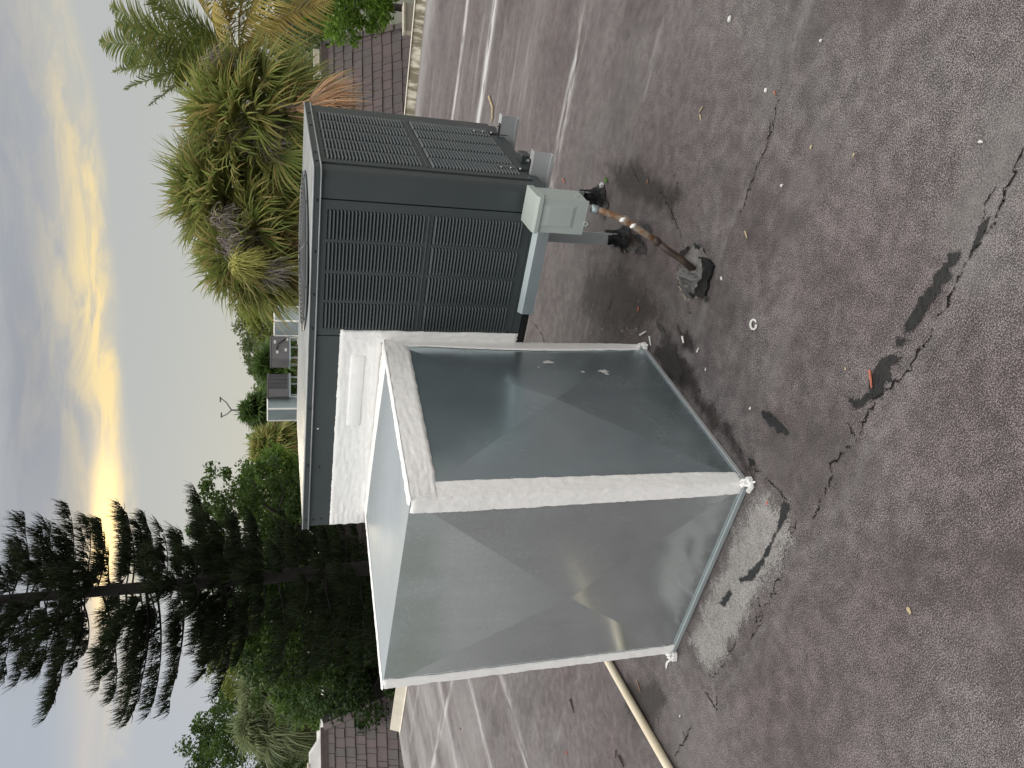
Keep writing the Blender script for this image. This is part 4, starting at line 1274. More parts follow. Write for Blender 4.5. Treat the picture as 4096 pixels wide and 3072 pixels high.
far_duct(1682, 1588, 1636, 1071, 1190, 28.0, 'distant galvanised duct box with white seams, left of the louvred grey unit')
uA = far_unit(1588, 1494, 1072, 1158, 28.3, 'distant grey rooftop unit with dark louvred side, between palm and duct', 1)
uB = far_unit(1438, 1342, 1085, 1158, 28.5, 'distant plain grey rooftop unit with a hanging cable', 0)
rootB, ctrB, exB, eyB, hwB, hzB = uB
MB().tube([ctrB - exB * hwB * 0.2 - eyB * 0.52 + np.array([0, 0, hzB * 0.4]), ctrB + exB * hwB * 0.3 - eyB * 0.56 + np.array([0, 0, hzB * 0.25]), ctrB + exB * hwB * 0.8 - eyB * 0.55 - np.array([0, 0, hzB * 0.7])], 0.02, 6).build('cable', 'tar', rootB, 0, True)
for sx_, sz_ in ((0.5, 0.6), (-0.4, 0.35), (-0.2, -0.6), (0.75, -0.75)):
    MB().obox(ctrB + exB * hwB * sx_ - eyB * 0.505 + np.array([0, 0, hzB * sz_]), exB * 0.06, eyB * 0.006, (0, 0, 0.04)).build('sticker', 'white_crumb', rootB)
MB().tube([ctrB + exB * hwB * 0.9 - eyB * 0.5 - np.array([0, 0, hzB + 0.0]), ctrB + exB * hwB * 0.9 - eyB * 0.5 - np.array([0, 0, hzB + 0.3]), ctrB + exB * hwB * 0.3 - eyB * 0.5 - np.array([0, 0, hzB + 0.32])], 0.025, 8).build('drain_pipe', 'white_membrane', rootB)
far_duct(1342, 1226, 1283, 1098, 1190, 28.3, 'distant galvanised duct box with white seams, half hidden by palm fronds')

# double street lamp beyond the palms
lc = at(975, 1640, 46.0)
la = thing('street_lamp', (lc[0], lc[1], -6.5), 'thin double-armed street lamp rising behind the round palm', 'street lamp')
MB().tube([(lc[0], lc[1], -6.5), (lc[0], lc[1], lc[2] + 0.75)], [0.09, 0.05], 8).build('pole', 'lamp_grey', la)
ex = np.array([RT[0], RT[1], 0])
for sgn, pxs in ((-1, (884, 1668)), (1, (880, 1590))):
    tip = at(*pxs, 46.0); b = np.array([lc[0], lc[1], lc[2] + 0.70])
    mid_ = b * 0.4 + tip * 0.6 + np.array([0, 0, -0.10])
    MB().tube([b, mid_, tip, tip + ex * sgn * 0.05], [0.045, 0.04, 0.035, 0.03], 8).build('arm', 'lamp_grey', la)
    MB().obox(tip + ex * (-sgn) * 0.12 + np.array([0, 0, -0.02]), ex * 0.16, np.array([-ex[1], ex[0], 0]) * 0.08, (0, 0, 0.04)).build('lamp_head', 'lamp_grey', la, 0.01)

# ------------------------------------------------------------------ vegetation
GZ = -6.5


def leaf_quads(C, size, flat=0.0, asp=0.5):
    """diamond leaves at centres C (n,3)"""
    n_ = len(C)
    d = nrg.normal(size=(n_, 3)); d[:, 2] *= 0.8; d /= np.linalg.norm(d, axis=1, keepdims=True)
    e = nrg.normal(size=(n_, 3)); e -= (e * d).sum(1, keepdims=True) * d; e /= np.linalg.norm(e, axis=1, keepdims=True)
    L = (size * nrg.uniform(0.6, 1.35, n_))[:, None]
    nn = np.cross(d, e)
    V = np.stack([C - d * L * 0.5, C + e * L * asp * 0.5 + nn * L * 0.08, C + d * L * 0.5, C - e * L * asp * 0.5 + nn * L * 0.08], 1).reshape(-1, 3)
    Q = np.arange(n_ * 4).reshape(-1, 4)
    return V, Q


def crown_points(c, rad, nclump, per, cl_r, shell=0.55):
    """leaf centres: clumps through an uneven ellipsoid"""
    c = np.asarray(c, float); rad = np.asarray(rad, float)
    out = []
    for _ in range(nclump):
        d = nrg.normal(size=3); d /= np.linalg.norm(d)
        rr_ = shell + (1 - shell) * nrg.random() ** 0.6
        bumpy = 0.85 + 0.3 * nrg.random()
        k = c + d * rad * rr_ * bumpy
        r_ = cl_r * nrg.uniform(0.6, 1.3)
        m_ = int(per * nrg.uniform(0.6, 1.3))
        q = nrg.normal(size=(m_, 3)); q /= np.linalg.norm(q, axis=1, keepdims=True)
        q *= (nrg.random((m_, 1)) ** 0.45) * r_ * np.array([1, 1, 0.75])
        out.append(k + q)
    return np.concatenate(out)


def broadleaf(name, label, c, rad, mat, leaf, nclump, per, cl_r, trunk_r=0.16, group=None, limbs=7, asp=0.5):
    c = np.asarray(c, float)
    root = thing(name, (c[0], c[1], GZ), label, 'tree', group)
    C = crown_points(c, rad, nclump, per, cl_r)
    V, Q = leaf_quads(C, leaf, 0, asp)
    npmesh('crown', V, Q, mat, root)
    tb = MB()
    z0 = c[2] - rad[2] * 0.5
    tb.tube([(c[0], c[1], GZ), (c[0] + 0.1, c[1], (GZ + z0) / 2), (c[0], c[1] + 0.1, z0), (c[0], c[1], c[2] + rad[2] * 0.3)], [trunk_r, trunk_r * 0.85, trunk_r * 0.65, trunk_r * 0.2], 8)
    for i in range(limbs):
        a = 2 * math.pi * i / limbs + rng.random(); el_ = rng.uniform(0.1, 0.9)
        st_ = np.array([c[0], c[1], z0 + rng.uniform(-0.3, 0.3) * rad[2]])
        en = c + np.array([math.cos(a) * rad[0] * 0.8, math.sin(a) * rad[1] * 0.8, rad[2] * (el_ - 0.4)])
        md = st_ * 0.5 + en * 0.5 + np.array([0, 0, 0.15 * rad[2]])
        tb.tube([st_, md, en], [trunk_r * 0.45, trunk_r * 0.28, trunk_r * 0.08], 6)
    tb.build('trunk', 'bark', root, 0, True)
    return root


def ribbons(P, Wd, S):
    """P (n,k,3) centre lines, Wd (n,k) half widths, S (n,k,3) or (n,3) side vectors -> V, Q"""
    n_, k, _ = P.shape
    if S.ndim == 2: S = np.repeat(S[:, None, :], k, 1)
    V = np.stack([P - S * Wd[..., None], P + S * Wd[..., None]], 2).reshape(-1, 3)
    base = (np.arange(n_)[:, None] * k + np.arange(k - 1)[None, :]).reshape(-1) * 2
    Q = np.stack([base, base + 1, base + 3, base + 2], 1)
    return V, Q


def cat(parts):
    Vs, Qs, o = [], [], 0
    for V, Q in parts:
        Vs.append(V); Qs.append(Q + o); o += len(V)
    return np.concatenate(Vs), np.concatenate(Qs)


def unit(v):
    return v / (np.linalg.norm(v, axis=-1, keepdims=True) + 1e-9)


def fan_frond(base, d, pet, L, nleaf=34, droop=0.35, spread=2.0, width=0.03, roll=None):
    """costapalmate fan: petiole from base along d, leaflets spreading in the blade plane"""
    d = unit(np.asarray(d, float))
    up = np.array([0, 0, 1.0])
    s = np.cross(d, up)
    if np.linalg.norm(s) < 0.15: s = nrg.normal(size=3)
    s = unit(s)
    rl = nrg.normal() * 0.5 if roll is None else roll
    nrm = np.cross(s, d)
    s2 = s * math.cos(rl) + nrm * math.sin(rl); nrm = np.cross(s2, d)
    hub = base + d * pet + np.array([0, 0, -0.10 * pet])
    th = np.linspace(-spread, spread, nleaf) + nrg.normal(size=nleaf) * 0.04
    dirs = np.cos(th)[:, None] * d + np.sin(th)[:, None] * s2 + 0.16 * np.abs(np.sin(th))[:, None] * nrm
    dirs = unit(dirs)
    Ls = L * (0.72 + 0.28 * np.cos(th * 0.8)) * nrg.uniform(0.85, 1.08, nleaf)
    ts = np.array([0.0, 0.3, 0.6, 0.82, 1.0])
    st_ = hub + dirs * 0.02
    P = st_[:, None, :] + dirs[:, None, :] * (Ls[:, None] * ts)[..., None]
    dr = droop * nrg.uniform(0.4, 1.7, nleaf)
    P[..., 2] -= (dr * Ls)[:, None] * ts[None, :] ** 2.6
    P += nrg.normal(size=(nleaf, 1, 3)) * (ts[None, :, None] ** 2) * 0.05 * L
    side = unit(np.cross(dirs, nrm + 0.35 * nrg.normal(size=(nleaf, 3))))
    Wd = width * np.array([0.5, 1.0, 0.8, 0.4, 0.05])[None, :] * np.ones((nleaf, 1))
    parts = [ribbons(P, Wd, side)]
    pt = np.array([base, base * 0.5 + hub * 0.5 + np.array([0, 0, 0.05 * pet]), hub])[None]
    parts.append(ribbons(pt, np.full((1, 3), width * 0.7), s2[None]))
    return cat(parts)


def strands(c, n_, L, droop, spread_dir, w=0.006, up0=0.6):
    """fuzzy flower and fruit stalks"""
    d = unit(nrg.normal(size=(n_, 3)) + np.asarray(spread_dir))
    ts = np.linspace(0, 1, 5)
    Ls = L * nrg.uniform(0.5, 1.2, n_)
    P = np.asarray(c) + nrg.normal(size=(n_, 1, 3)) * L * 0.22 + d[:, None, :] * (Ls[:, None] * ts)[..., None]
    P[..., 2] -= (droop * Ls)[:, None] * ts ** 2
    S = unit(np.cross(d, nrg.normal(size=(n_, 3))))
    return ribbons(P, np.full((n_, 5), w) * np.array([1, 1, 0.9, 0.7, 0.3]), S)


def fan_palm(name, label, c, nfr, L, pet, mat, group, trunk_r=0.17, dead=10, lean=(0, 0, 0), width=0.03, fruit=(), min_el=-0.5, nleaf=34, droop=0.35):
    c = np.asarray(c, float)
    root = thing(name, (c[0], c[1], GZ), label, 'palm tree', group)
    parts = []
    for i in range(nfr):
        a = i * 2.39996 + nrg.normal() * 0.2
        el_ = min_el + (1.45 - min_el) * ((i + 0.5) / nfr) ** 0.85
        d = np.array([math.cos(a) * math.cos(el_), math.sin(a) * math.cos(el_), math.sin(el_)]) + np.asarray(lean)
        k = 1.0 - 0.25 * max(0, el_) / 1.4
        parts.append(fan_frond(c + nrg.normal(size=3) * 0.06, d, pet * k * nrg.uniform(0.8, 1.15), L * nrg.uniform(0.85, 1.1), nleaf, droop, 1.9, width))
    V, Q = cat(parts); npmesh('crown', V, Q, mat, root)
    if dead:
        parts = []
        for i in range(dead):
            a = nrg.uniform(0, 2 * math.pi); el_ = nrg.uniform(-1.3, -0.55)
            d = np.array([math.cos(a) * math.cos(el_), math.sin(a) * math.cos(el_), math.sin(el_)])
            parts.append(fan_frond(c - np.array([0, 0, 0.2]), d, pet * 0.8, L * 0.95, 26, 0.7, 1.3, width * 0.6))
        V, Q = cat(parts); npmesh('dead_fronds', V, Q, 'frond_dead', root)
    for (off, n_, ll, mt_) in fruit:
        V, Q = strands(np.asarray(off, float), n_, ll, 0.8, (0, 0, 0.2)); npmesh('flower_stalks', V, Q, mt_, root)
    MB().tube([(c[0], c[1], GZ), (c[0], c[1], c[2] - 1.0), (c[0], c[1], c[2] - 0.1)], [trunk_r, trunk_r, trunk_r * 1.4], 10).build('trunk', 'palm_bark', root, 0, True)
    return root


def feather_frond(base, d0, L, npair=70, leaflet=0.45, sag=0.8, width=0.012, vee=0.5, hang=0.25):
    d0 = unit(np.asarray(d0, float))
    ts = np.linspace(0, 1, npair)
    rach = base + d0 * (L * ts)[:, None]
    rach[:, 2] -= sag * L * 0.5 * ts ** 2.1
    tan = unit(np.gradient(rach, axis=0))
    side = unit(np.cross(tan, np.array([0, 0, 1.0])))
    nrm = np.cross(side, tan)
    parts = []
    prof = np.clip(np.sin(np.pi * np.clip(ts * 0.92 + 0.08, 0, 1)) ** 0.6, 0.15, 1)
    for sg in (-1, 1):
        sel = ts > 0.10
        b = rach[sel]; m_ = len(b)
        dr = unit(sg * side[sel] * 0.9 + tan[sel] * 0.62 + nrm[sel] * vee * nrg.uniform(0.5, 1.3, (m_, 1)) + nrg.normal(size=(m_, 3)) * 0.08)
        Ls = leaflet * prof[sel] * nrg.uniform(0.85, 1.1, m_)
        k = np.array([0, 0.35, 0.7, 1.0])
        P = b[:, None, :] + dr[:, None, :] * (Ls[:, None] * k)[..., None]
        P[..., 2] -= hang * Ls[:, None] * k ** 2
        S = unit(np.cross(dr, nrm[sel] + 0.2 * nrg.normal(size=(m_, 3))))
        parts.append(ribbons(P, width * np.array([0.8, 1.0, 0.7, 0.08])[None] * np.ones((m_, 1)), S))
    for sv in (side, nrm):
        parts.append(ribbons(rach[None], (0.022 * (1 - 0.85 * ts))[None], sv[None]))
    return cat(parts)


def dir_px(c, x, y, D_):
    """direction and length from c to the point seen at pixel (x, y), D_ metres ahead"""
    v = at(x, y, D_) - np.asarray(c)
    return v


# --- tall pine with upswept needles
pb = at(740, 2330, 19.0)
pine = thing('norfolk_pine', (pb[0], pb[1], GZ), 'tall dark pine with tiered branches of upswept needles against the sunset', 'tree')
ztop = 14.0
lean_ = np.array([-0.010, -0.004])
tp = [(pb[0] + lean_[0] * z, pb[1] + lean_[1] * z, z) for z in np.linspace(GZ, ztop, 16)]
tr_ = [0.24 - 0.21 * ((z - GZ) / (ztop - GZ)) ** 1.3 for z in np.linspace(GZ, ztop, 16)]
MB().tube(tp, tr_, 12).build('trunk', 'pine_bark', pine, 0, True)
bb = MB(); S_P = []; S_W = []; S_S = []
z = -5.6
rg = np.random.default_rng(21)
while z < 13.4:
    nb_ = rg.integers(5, 8)
    a0 = rg.uniform(0, 6.28)
    reach = (2.35 if z > 1.5 else 2.1) * min(1.0, (14.3 - z) / 9.0)
    for k in range(nb_):
        a = a0 + k * 2 * math.pi / nb_ + rg.normal() * 0.22
        L = reach * rg.uniform(0.55, 1.08)
        zz = z + rg.normal() * 0.12
        h = np.array([math.cos(a), math.sin(a), 0])
        L *= 1.0 - 0.15 * float(h @ RT)
        rise = rg.uniform(-0.14, 0.05)
        ts = np.linspace(0, 1, 9)
        c0 = np.array([pb[0] + lean_[0] * zz, pb[1] + lean_[1] * zz, zz])
        curve = c0 + h * (L * ts)[:, None]
        curve[:, 2] += L * (rise * ts + 0.05 * ts ** 2 - 0.04 * np.sin(ts * math.pi))
        wob = rg.normal(size=2) * 0.05
        sdv = np.array([-h[1], h[0], 0])
        curve += sdv * (np.sin(ts * 4 + wob[0] * 40) * 0.06 * L * 0.4)[:, None]
        bb.tube(curve, list(0.030 * (1 - 0.8 * ts) * (L / 3.0) + 0.004), 5, False)
        # side twigs
        tw_ = []
        for q in np.linspace(0.18, 1.0, int(L / 0.16)):
            b = np.array([np.interp(q, ts, curve[:, i]) for i in range(3)])
            sg = rg.choice((-1, 1))
            tl_ = rg.uniform(0.15, 0.75) * (1.1 - 0.5 * q)
            td = unit(h * rg.uniform(0.5, 1.0) + sdv * sg * rg.uniform(0.3, 1.0) + np.array([0, 0, rg.uniform(-0.05, 0.25)]))
            tw_.append((b, td, tl_))
        tw_.append((curve[-1], unit(h + np.array([0, 0, 0.35])), 0.35))
        tw_.append((curve[0] * 0.8 + curve[-1] * 0.2, h, L * 0.8))
        for b, td, tl_ in tw_:
            m_ = int((16 + 62 * tl_) * (1.0 if zz > 1.5 else 0.75))
            s_ = rg.uniform(0.1, 1.0, m_)
            base = b + td * (tl_ * s_)[:, None]
            base[:, 2] += 0.10 * tl_ * s_ ** 2
            nd = unit(td * rg.uniform(0.1, 0.7, (m_, 1)) + rg.normal(size=(m_, 3)) * 0.42 + np.array([0, 0, 0.95]))
            nl_ = rg.uniform(0.10, 0.28, m_)
            kk = np.array([0, 0.45, 1.0])
            P = base[:, None, :] + nd[:, None, :] * (nl_[:, None] * kk)[..., None]
            P[..., 2] += (0.30 * nl_)[:, None] * kk ** 2
            P[..., :2] += (h[:2] * 0.12)[None, None, :] * (nl_[:, None] * kk ** 2)[..., None]
            S_P.append(P); S_W.append(np.full((m_, 3), 0.0085) * np.array([1, 0.9, 0.35])); S_S.append(unit(np.cross(nd, rg.normal(size=(m_, 3)))))
    z += rg.uniform(0.33, 0.54)
bo = bb.build('branches', 'pine_bark', pine, 0, True); bo['kind'] = 'stuff'
V, Q = ribbons(np.concatenate(S_P), np.concatenate(S_W), np.concatenate(S_S))
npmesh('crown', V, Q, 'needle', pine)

# --- fan palms right of centre
GP = 'fan palms behind the dark unit'
c = at(960, 770, 15.0)
fan_palm('fan_palm', 'full green fan palm with grey flower clusters just behind the dark unit', c, 108, 1.05, 0.95, 'frond_green', GP, 0.19, 16, width=0.021, min_el=-1.0, nleaf=46, droop=0.28,
         fruit=((at(850, 540, 13.9), 900, 0.36, 'fruit_stalk'), (at(930, 570, 13.9), 800, 0.36, 'fruit_stalk'), (at(1060, 560, 13.8), 500, 0.38, 'fruit_stalk'), (at(880, 880, 13.9), 260, 0.35, 'fruit_stalk')))
c = at(1000, 480, 14.2)
fan_palm('fan_palm', 'yellowing fan palm with brown dead fronds hanging at right of the dark unit', c, 92, 0.95, 0.85, 'frond_olive', GP, 0.18, 12, width=0.020, min_el=-1.0, nleaf=44, droop=0.28,
         fruit=((at(850, 260, 13.8), 420, 0.36, 'fruit_stalk'),))
c = at(1010, 1010, 14.6)
fan_palm('fan_palm', 'lower fan palm with lime green flower cluster left of the grey-flowered palm', c, 90, 0.85, 0.68, 'frond_green', GP, 0.16, 8, width=0.019, min_el=-0.9, nleaf=42, droop=0.28,
         fruit=((at(960, 1060, 13.5), 1100, 0.30, 'fruit_yellow'), (at(920, 985, 13.8), 420, 0.34, 'fruit_stalk'), (at(1075, 1090, 13.8), 300, 0.3, 'fruit_stalk')))
# dead brown skirt that hangs beside the unit
c = at(1160, 425, 13.4)
dk_ = thing('dead_palm_skirt', (c[0], c[1], GZ), 'hanging skirt of orange brown dead palm fronds beside the louvred right side', 'palm fronds')
parts = []
for i in range(11):
    tgt = at(nrg.uniform(1330, 1420), nrg.uniform(330, 450), 13.2)
    d = tgt - c
    parts.append(fan_frond(c + nrg.normal(size=3) * 0.1, d, 0.30, 0.72, 26, 0.30, 0.65, 0.012))
V, Q = cat(parts); npmesh('fronds', V, Q, 'frond_dead', dk_)
MB().tube([(c[0], c[1], GZ), (c[0], c[1], c[2] + 0.2)], [0.06, 0.05], 10).build('trunk', 'palm_bark', dk_, 0, True)

# --- feather palm at the upper right
c = at(960, 215, 17.5)
fe = thing('feather_palm', (c[0], c[1], GZ), 'feather palm with long green and yellow fronds at the right edge', 'palm tree')
parts = []
for (x, y, dd_, L) in ((395, 170, 17.5, 3.9), (440, 30, 17.8, 4.0), (470, 290, 17.2, 3.4), (500, 370, 17.0, 3.2), (430, 240, 18.2, 3.6), (560, 110, 17.0, 3.2), (600, -60, 17.6, 3.6), (660, 420, 17.4, 2.8), (520, -140, 18.0, 4.0), (620, 340, 18.2, 2.8), (700, 20, 16.6, 2.8), (760, 330, 16.6, 2.0)):
    d = dir_px(c, x, y, dd_) + np.array([0, 0, 0.75])
    parts.append(feather_frond(c, d, L, 64, 0.80, 0.36, 0.019, 0.25, 0.35))
V, Q = cat(parts); npmesh('crown', V, Q, 'frond_coco', fe)
parts = []
for (x, y, dd_, L) in ((860, -60, 16.8, 2.6), (1000, -80, 16.6, 2.6), (1150, 40, 16.4, 2.3), (1230, 110, 16.6, 2.2), (1120, -60, 17.0, 2.6), (940, 60, 16.2, 1.8)):
    d = dir_px(c, x, y, dd_) + np.array([0, 0, 1.0])
    parts.append(feather_frond(c, d, L * 1.2, 62, 0.75, 0.8, 0.018, 0.0, 0.65))
V, Q = cat(parts); npmesh('yellow_fronds', V, Q, 'frond_yellow', fe)
V, Q = strands(at(880, 265, 17.0), 260, 0.45, 0.9, (0, 0, 0.1)); npmesh('flower_stalks', V, Q, 'fruit_stalk', fe)
b_ = at(1500, -260, 17.8)
MB().tube([(b_[0], b_[1], GZ), (b_[0], b_[1], -2.0), tuple(b_ * 0.45 + c * 0.55 + np.array([0, 0, -0.25])), tuple(c)], [0.17, 0.16, 0.14, 0.13], 10).build('trunk', 'palm_bark', fe, 0, True)

# --- bushes at the right
c = at(1390, -70, 21.0)
broadleaf('bush', 'bright green leafy bush at the far right beside the tiled roof', c, (1.5, 1.5, 1.3), 'leaf_lime', 0.13, 90, 110, 0.36, 0.10)
c = at(1190, -20, 26.5)
broadleaf('shade_tree', 'dark leafy tree filling the gap behind the yellow fronds', c, (2.6, 2.6, 2.2), 'leaf_mid', 0.17, 90, 100, 0.5, 0.16)

# --- far band of trees behind the distant units
GF = 'far trees behind the distant rooftop units'
c = at(1030, 1640, 38.0)
fan_palm('fan_palm', 'round shaggy palm crown under the double street lamp', c, 80, 0.75, 0.55, 'frond_deep', 'far palms', 0.2, 10, width=0.04, min_el=-1.2, nleaf=24)
c = at(1090, 1790, 36.0)
fan_palm('fan_palm', 'shaggy grey green palm left of the street lamp palm', c, 70, 0.9, 0.8, 'frond_olive', 'far palms', 0.2, 14, width=0.035, min_el=-1.3, nleaf=24)
c = at(1105, 1450, 40.0)
fan_palm('fan_palm', 'spiky palm rising behind the plain grey distant unit', c, 44, 1.1, 0.8, 'frond_deep', 'far palms', 0.2, 14, width=0.05, min_el=-0.9, nleaf=22)
for i, (x, y, D_, r_, lab, mt_) in enumerate((
        (1090, 1300, 58, (5, 4, 2.4), 'low rounded tree behind the distant duct at the palm edge', 'far_leaf'),
        (1115, 1390, 55, (4, 4, 2.0), 'low olive tree between the two tiny distant palms', 'far_leaf'),
        (1125, 1540, 52, (3.5, 3.5, 1.6), 'olive green tree just right of the street lamp palm', 'leaf_mid'),
        (1095, 1730, 48, (2.6, 2.6, 1.3), 'green leafy tree behind the grey green palm', 'leaf_bright'),
        (1110, 1180, 44, (3.0, 3, 2.2), 'pale green tree half hidden behind the lime flowered palm', 'leaf_yellow'))):
    broadleaf('far_tree', lab, at(x, y, D_), r_, mt_, 0.30, 90, 70, 0.75, 0.2, GF)
for i, (x, y, D_, s_) in enumerate(((1003, 1268, 75, 0.62), (1000, 1375, 78, 0.55))):
    c = at(x, y, D_)
    fan_palm('fan_palm', ('tiny distant palm nearest the full fan palm' if i == 0 else 'tiny distant palm above the plain grey unit'), c, 26, 0.85 * s_ * 1.6, 0.5, 'leaf_dark', 'far palms', 0.12, 0, width=0.05, nleaf=14)

# --- broadleaf trees around the pine
GB = 'leafy trees around the pine'
broadleaf('shade_tree', 'bright green leafy tree left of the shaggy palm, behind the unit lid', at(1085, 1950, 31.0), (1.5, 1.5, 1.3), 'leaf_bright', 0.16, 90, 110, 0.45, 0.16, GB)
broadleaf('shade_tree', 'leafy tree between the bright tree and the pine', at(1080, 2120, 27.0), (2.6, 2.2, 2.9), 'leaf_mid', 0.15, 190, 110, 0.45, 0.16, GB)
broadleaf('shade_tree', 'dark tree directly behind the pine trunk', at(1150, 2380, 25.0), (2.8, 2.4, 2.8), 'leaf_dark', 0.15, 190, 110, 0.45, 0.18, GB)
broadleaf('shade_tree', 'yellow green tree left of the pine with ragged top', at(1020, 2600, 33.5), (2.3, 2.2, 2.1), 'leaf_yellow', 0.14, 150, 110, 0.42, 0.16, GB)
broadleaf('shade_tree', 'mid green tree below the yellow green one, left of the pine', at(1180, 2560, 24.0), (2.0, 1.8, 1.9), 'leaf_mid', 0.14, 130, 110, 0.42, 0.16, GB)
broadleaf('shade_tree', 'blue green leafy shrub above the tiled hip at left', at(1330, 2690, 27.0), (1.9, 1.8, 1.9), 'leaf_blue', 0.15, 110, 80, 0.42, 0.13, GB, 7, 0.42)
broadleaf('shade_tree', 'bright leafy shrub hanging over the left hip tiles', at(1260, 2800, 27.5), (1.0, 1.0, 1.5), 'leaf_bright', 0.16, 60, 70, 0.36, 0.10, GB, 7, 0.42)
broadleaf('shade_tree', 'dark thicket low behind the duct box', at(1480, 2600, 25.0), (2.6, 2.0, 1.6), 'leaf_dark', 0.15, 120, 100, 0.42, 0.13, GB)
broadleaf('shade_tree', 'large rounded dark green tree at the far left', at(1010, 3000, 37.0), (3.6, 3.2, 2.9), 'leaf_mid', 0.17, 260, 110, 0.55, 0.22, GB)
broadleaf('wispy_tree', 'thin grey wispy tree top showing left of the pine', at(945, 2680, 38.0), (1.5, 1.5, 1.5), 'far_leaf', 0.13, 40, 45, 0.42, 0.10)

# --- palms at the left
GL = 'palms above the left tiled roof'
c = at(1050, 2890, 30.8)
fan_palm('fan_palm', 'grey green fan palm in front of the far left tree', c, 85, 1.05, 0.9, 'frond_grey', GL, 0.18, 8, width=0.024, min_el=-0.9, nleaf=26, droop=0.5)
c = at(1060, 2740, 30.8)
fan_palm('fan_palm', 'grey green fan palm beside the yellow green tree', c, 65, 0.95, 0.8, 'frond_grey', GL, 0.18, 6, width=0.024, min_el=-0.7, nleaf=26, droop=0.5)
c = at(1310, 2950, 31.0)
fe2 = thing('feather_palm', (c[0], c[1], GZ), 'grey green feather palm arching up behind the left tiled roof', 'palm tree')
parts = []
for (x, y, L) in ((1105, 2800, 2.6), (1090, 2860, 2.6), (1140, 2780, 2.4), (1120, 2950, 2.4), (1090, 3060, 2.4), (1180, 3090, 2.2), (1070, 2990, 2.6), (1160, 2880, 2.2), (1150, 3010, 2.0)):
    d = dir_px(c, x, y, 30.4) + np.array([0, 0, 0.5])
    parts.append(feather_frond(c, d, L * 1.3, 46, 0.75, 0.45, 0.015, 0.25, 0.25))
V, Q = cat(parts); npmesh('crown', V, Q, 'frond_grey', fe2)
MB().tube([(c[0], c[1], GZ), (c[0], c[1], c[2] + 0.1)], [0.16, 0.14], 10).build('trunk', 'palm_bark', fe2, 0, True)

# a far wood that closes the horizon
far = []
for i in range(150):
    a = R(-95) + R(130) * i / 150
    D_ = nrg.uniform(95, 150)
    q = CAM + np.array([math.sin(a), math.cos(a), 0]) * D_
    hz_ = nrg.uniform(3.5, 7.5)
    far.append(crown_points((q[0], q[1], GZ + hz_ * 0.6), (5, 5, hz_ * 0.55), 16, 40, 1.6))
V, Q = leaf_quads(np.concatenate(far), 0.9)
fw_ = npmesh('far_wood', V, Q, 'far_leaf'); fw_['kind'] = 'stuff'; fw_['label'] = 'far band of trees along the horizon'

# ------------------------------------------------------------------ small things on the roof


def blob(name, px, size, h, mat, label, cat_, seed, elong=1.0, ang=0.0, group=None):
    rr_ = random.Random(seed)
    c_ = onz(*px)
    mb_ = MB()
    k = 11
    ca, sa = math.cos(ang), math.sin(ang)
    rings = []
    for s_, zz in ((1.0, 0.0025), (0.85, 0.0025 + h * 0.7), (0.4, 0.0025 + h)):
        ring_ = []
        for i in range(k):
            a = 2 * math.pi * i / k
            w_ = 0.62 * size * s_ * (0.6 + 0.75 * random.Random(seed * 31 + i).random())
            u, v_ = w_ * math.cos(a) * elong, w_ * math.sin(a) / elong
            ring_.append((c_[0] + u * ca - v_ * sa, c_[1] + u * sa + v_ * ca, zz + rr_.uniform(0, h * 0.25)))
        rings.append(ring_)
    for q in rings: mb_.v += q
    for a in range(2):
        for i in range(k):
            mb_.f.append((a * k + i, a * k + (i + 1) % k, (a + 1) * k + (i + 1) % k, (a + 1) * k + i))
    mb_.f.append(tuple(2 * k + i for i in range(k)))
    mb_.f.append(tuple(reversed(range(k))))
    return tag(mb_.build(name, mat), label, cat_, group)


def stick(name, pxs, r_, mat, label, cat_, group=None):
    P = [np.array([*onz(*q)[:2], r_ + 0.0025]) for q in pxs]
    return tag(MB().tube(P, [r_] + [r_ * 1.0] * (len(P) - 2) + [r_ * 0.5] if len(P) > 2 else [r_, r_ * 0.7], 6).build(name, mat), label, cat_, group)


blob('sealant_smear', (2670, 2655), 0.022, 0.003, 'white_crumb', 'long white sealant smear by the lower left corner of the duct box', 'smear', 1, 1.9, 0.2)
stick('sealant_ring', [(3020 + 12 * math.cos(a), 1298 + 20 * math.sin(a)) for a in np.linspace(0, 5.9, 10)], 0.004, 'white_crumb', 'white curled ring of dried sealant on the open roof', 'crumb')
blob('sealant_crumb', (2890, 1115), 0.010, 0.006, 'white_crumb', 'white flake lying just beyond the black pitch pocket', 'flake', 3, 1.2, 0.8)
blob('sealant_crumb', (3003, 1634), 0.008, 0.003, 'white_crumb', 'round white dot of sealant right of the duct side', 'crumb', 4)
blob('sealant_crumb', (2825, 1478), 0.008, 0.003, 'white_crumb', 'white smear beside the dark wet stain near the duct', 'smear', 5, 1.7, 0.4)
stick('sealant_crumb', [(2565, 1340), (2588, 1326)], 0.005, 'white_crumb', 'short white streak at the far lower corner of the duct box', 'crumb')
stick('sealant_crumb', [(2602, 1345), (2608, 1382)], 0.004, 'white_crumb', 'thin white streak next to the wet stain', 'crumb')
stick('sealant_crumb', [(2735, 1345), (2740, 1372)], 0.005, 'white_crumb', 'white dab on the upper end of the wet stain', 'crumb')
stick('sealant_crumb', [(2793, 1408), (2800, 1392)], 0.004, 'white_crumb', 'small white tick beyond the wet stain', 'crumb')
stick('sealant_curl', [(3005, 1965), (3020, 1945), (3018, 1925)], 0.010, 'white_crumb', 'white curl of sealant at the near bottom corner of the duct box', 'crumb')
blob('sealant_crumb', (2722, 2864), 0.008, 0.003, 'white_crumb', 'white chip on the roof right of the drain pipe', 'chip', 8, 1.4, 0.2)
blob('sealant_crumb', (2922, 78), 0.016, 0.008, 'white_crumb', 'largest white chip near the upper edge of the photo', 'chip', 9, 1.2, 0.5)
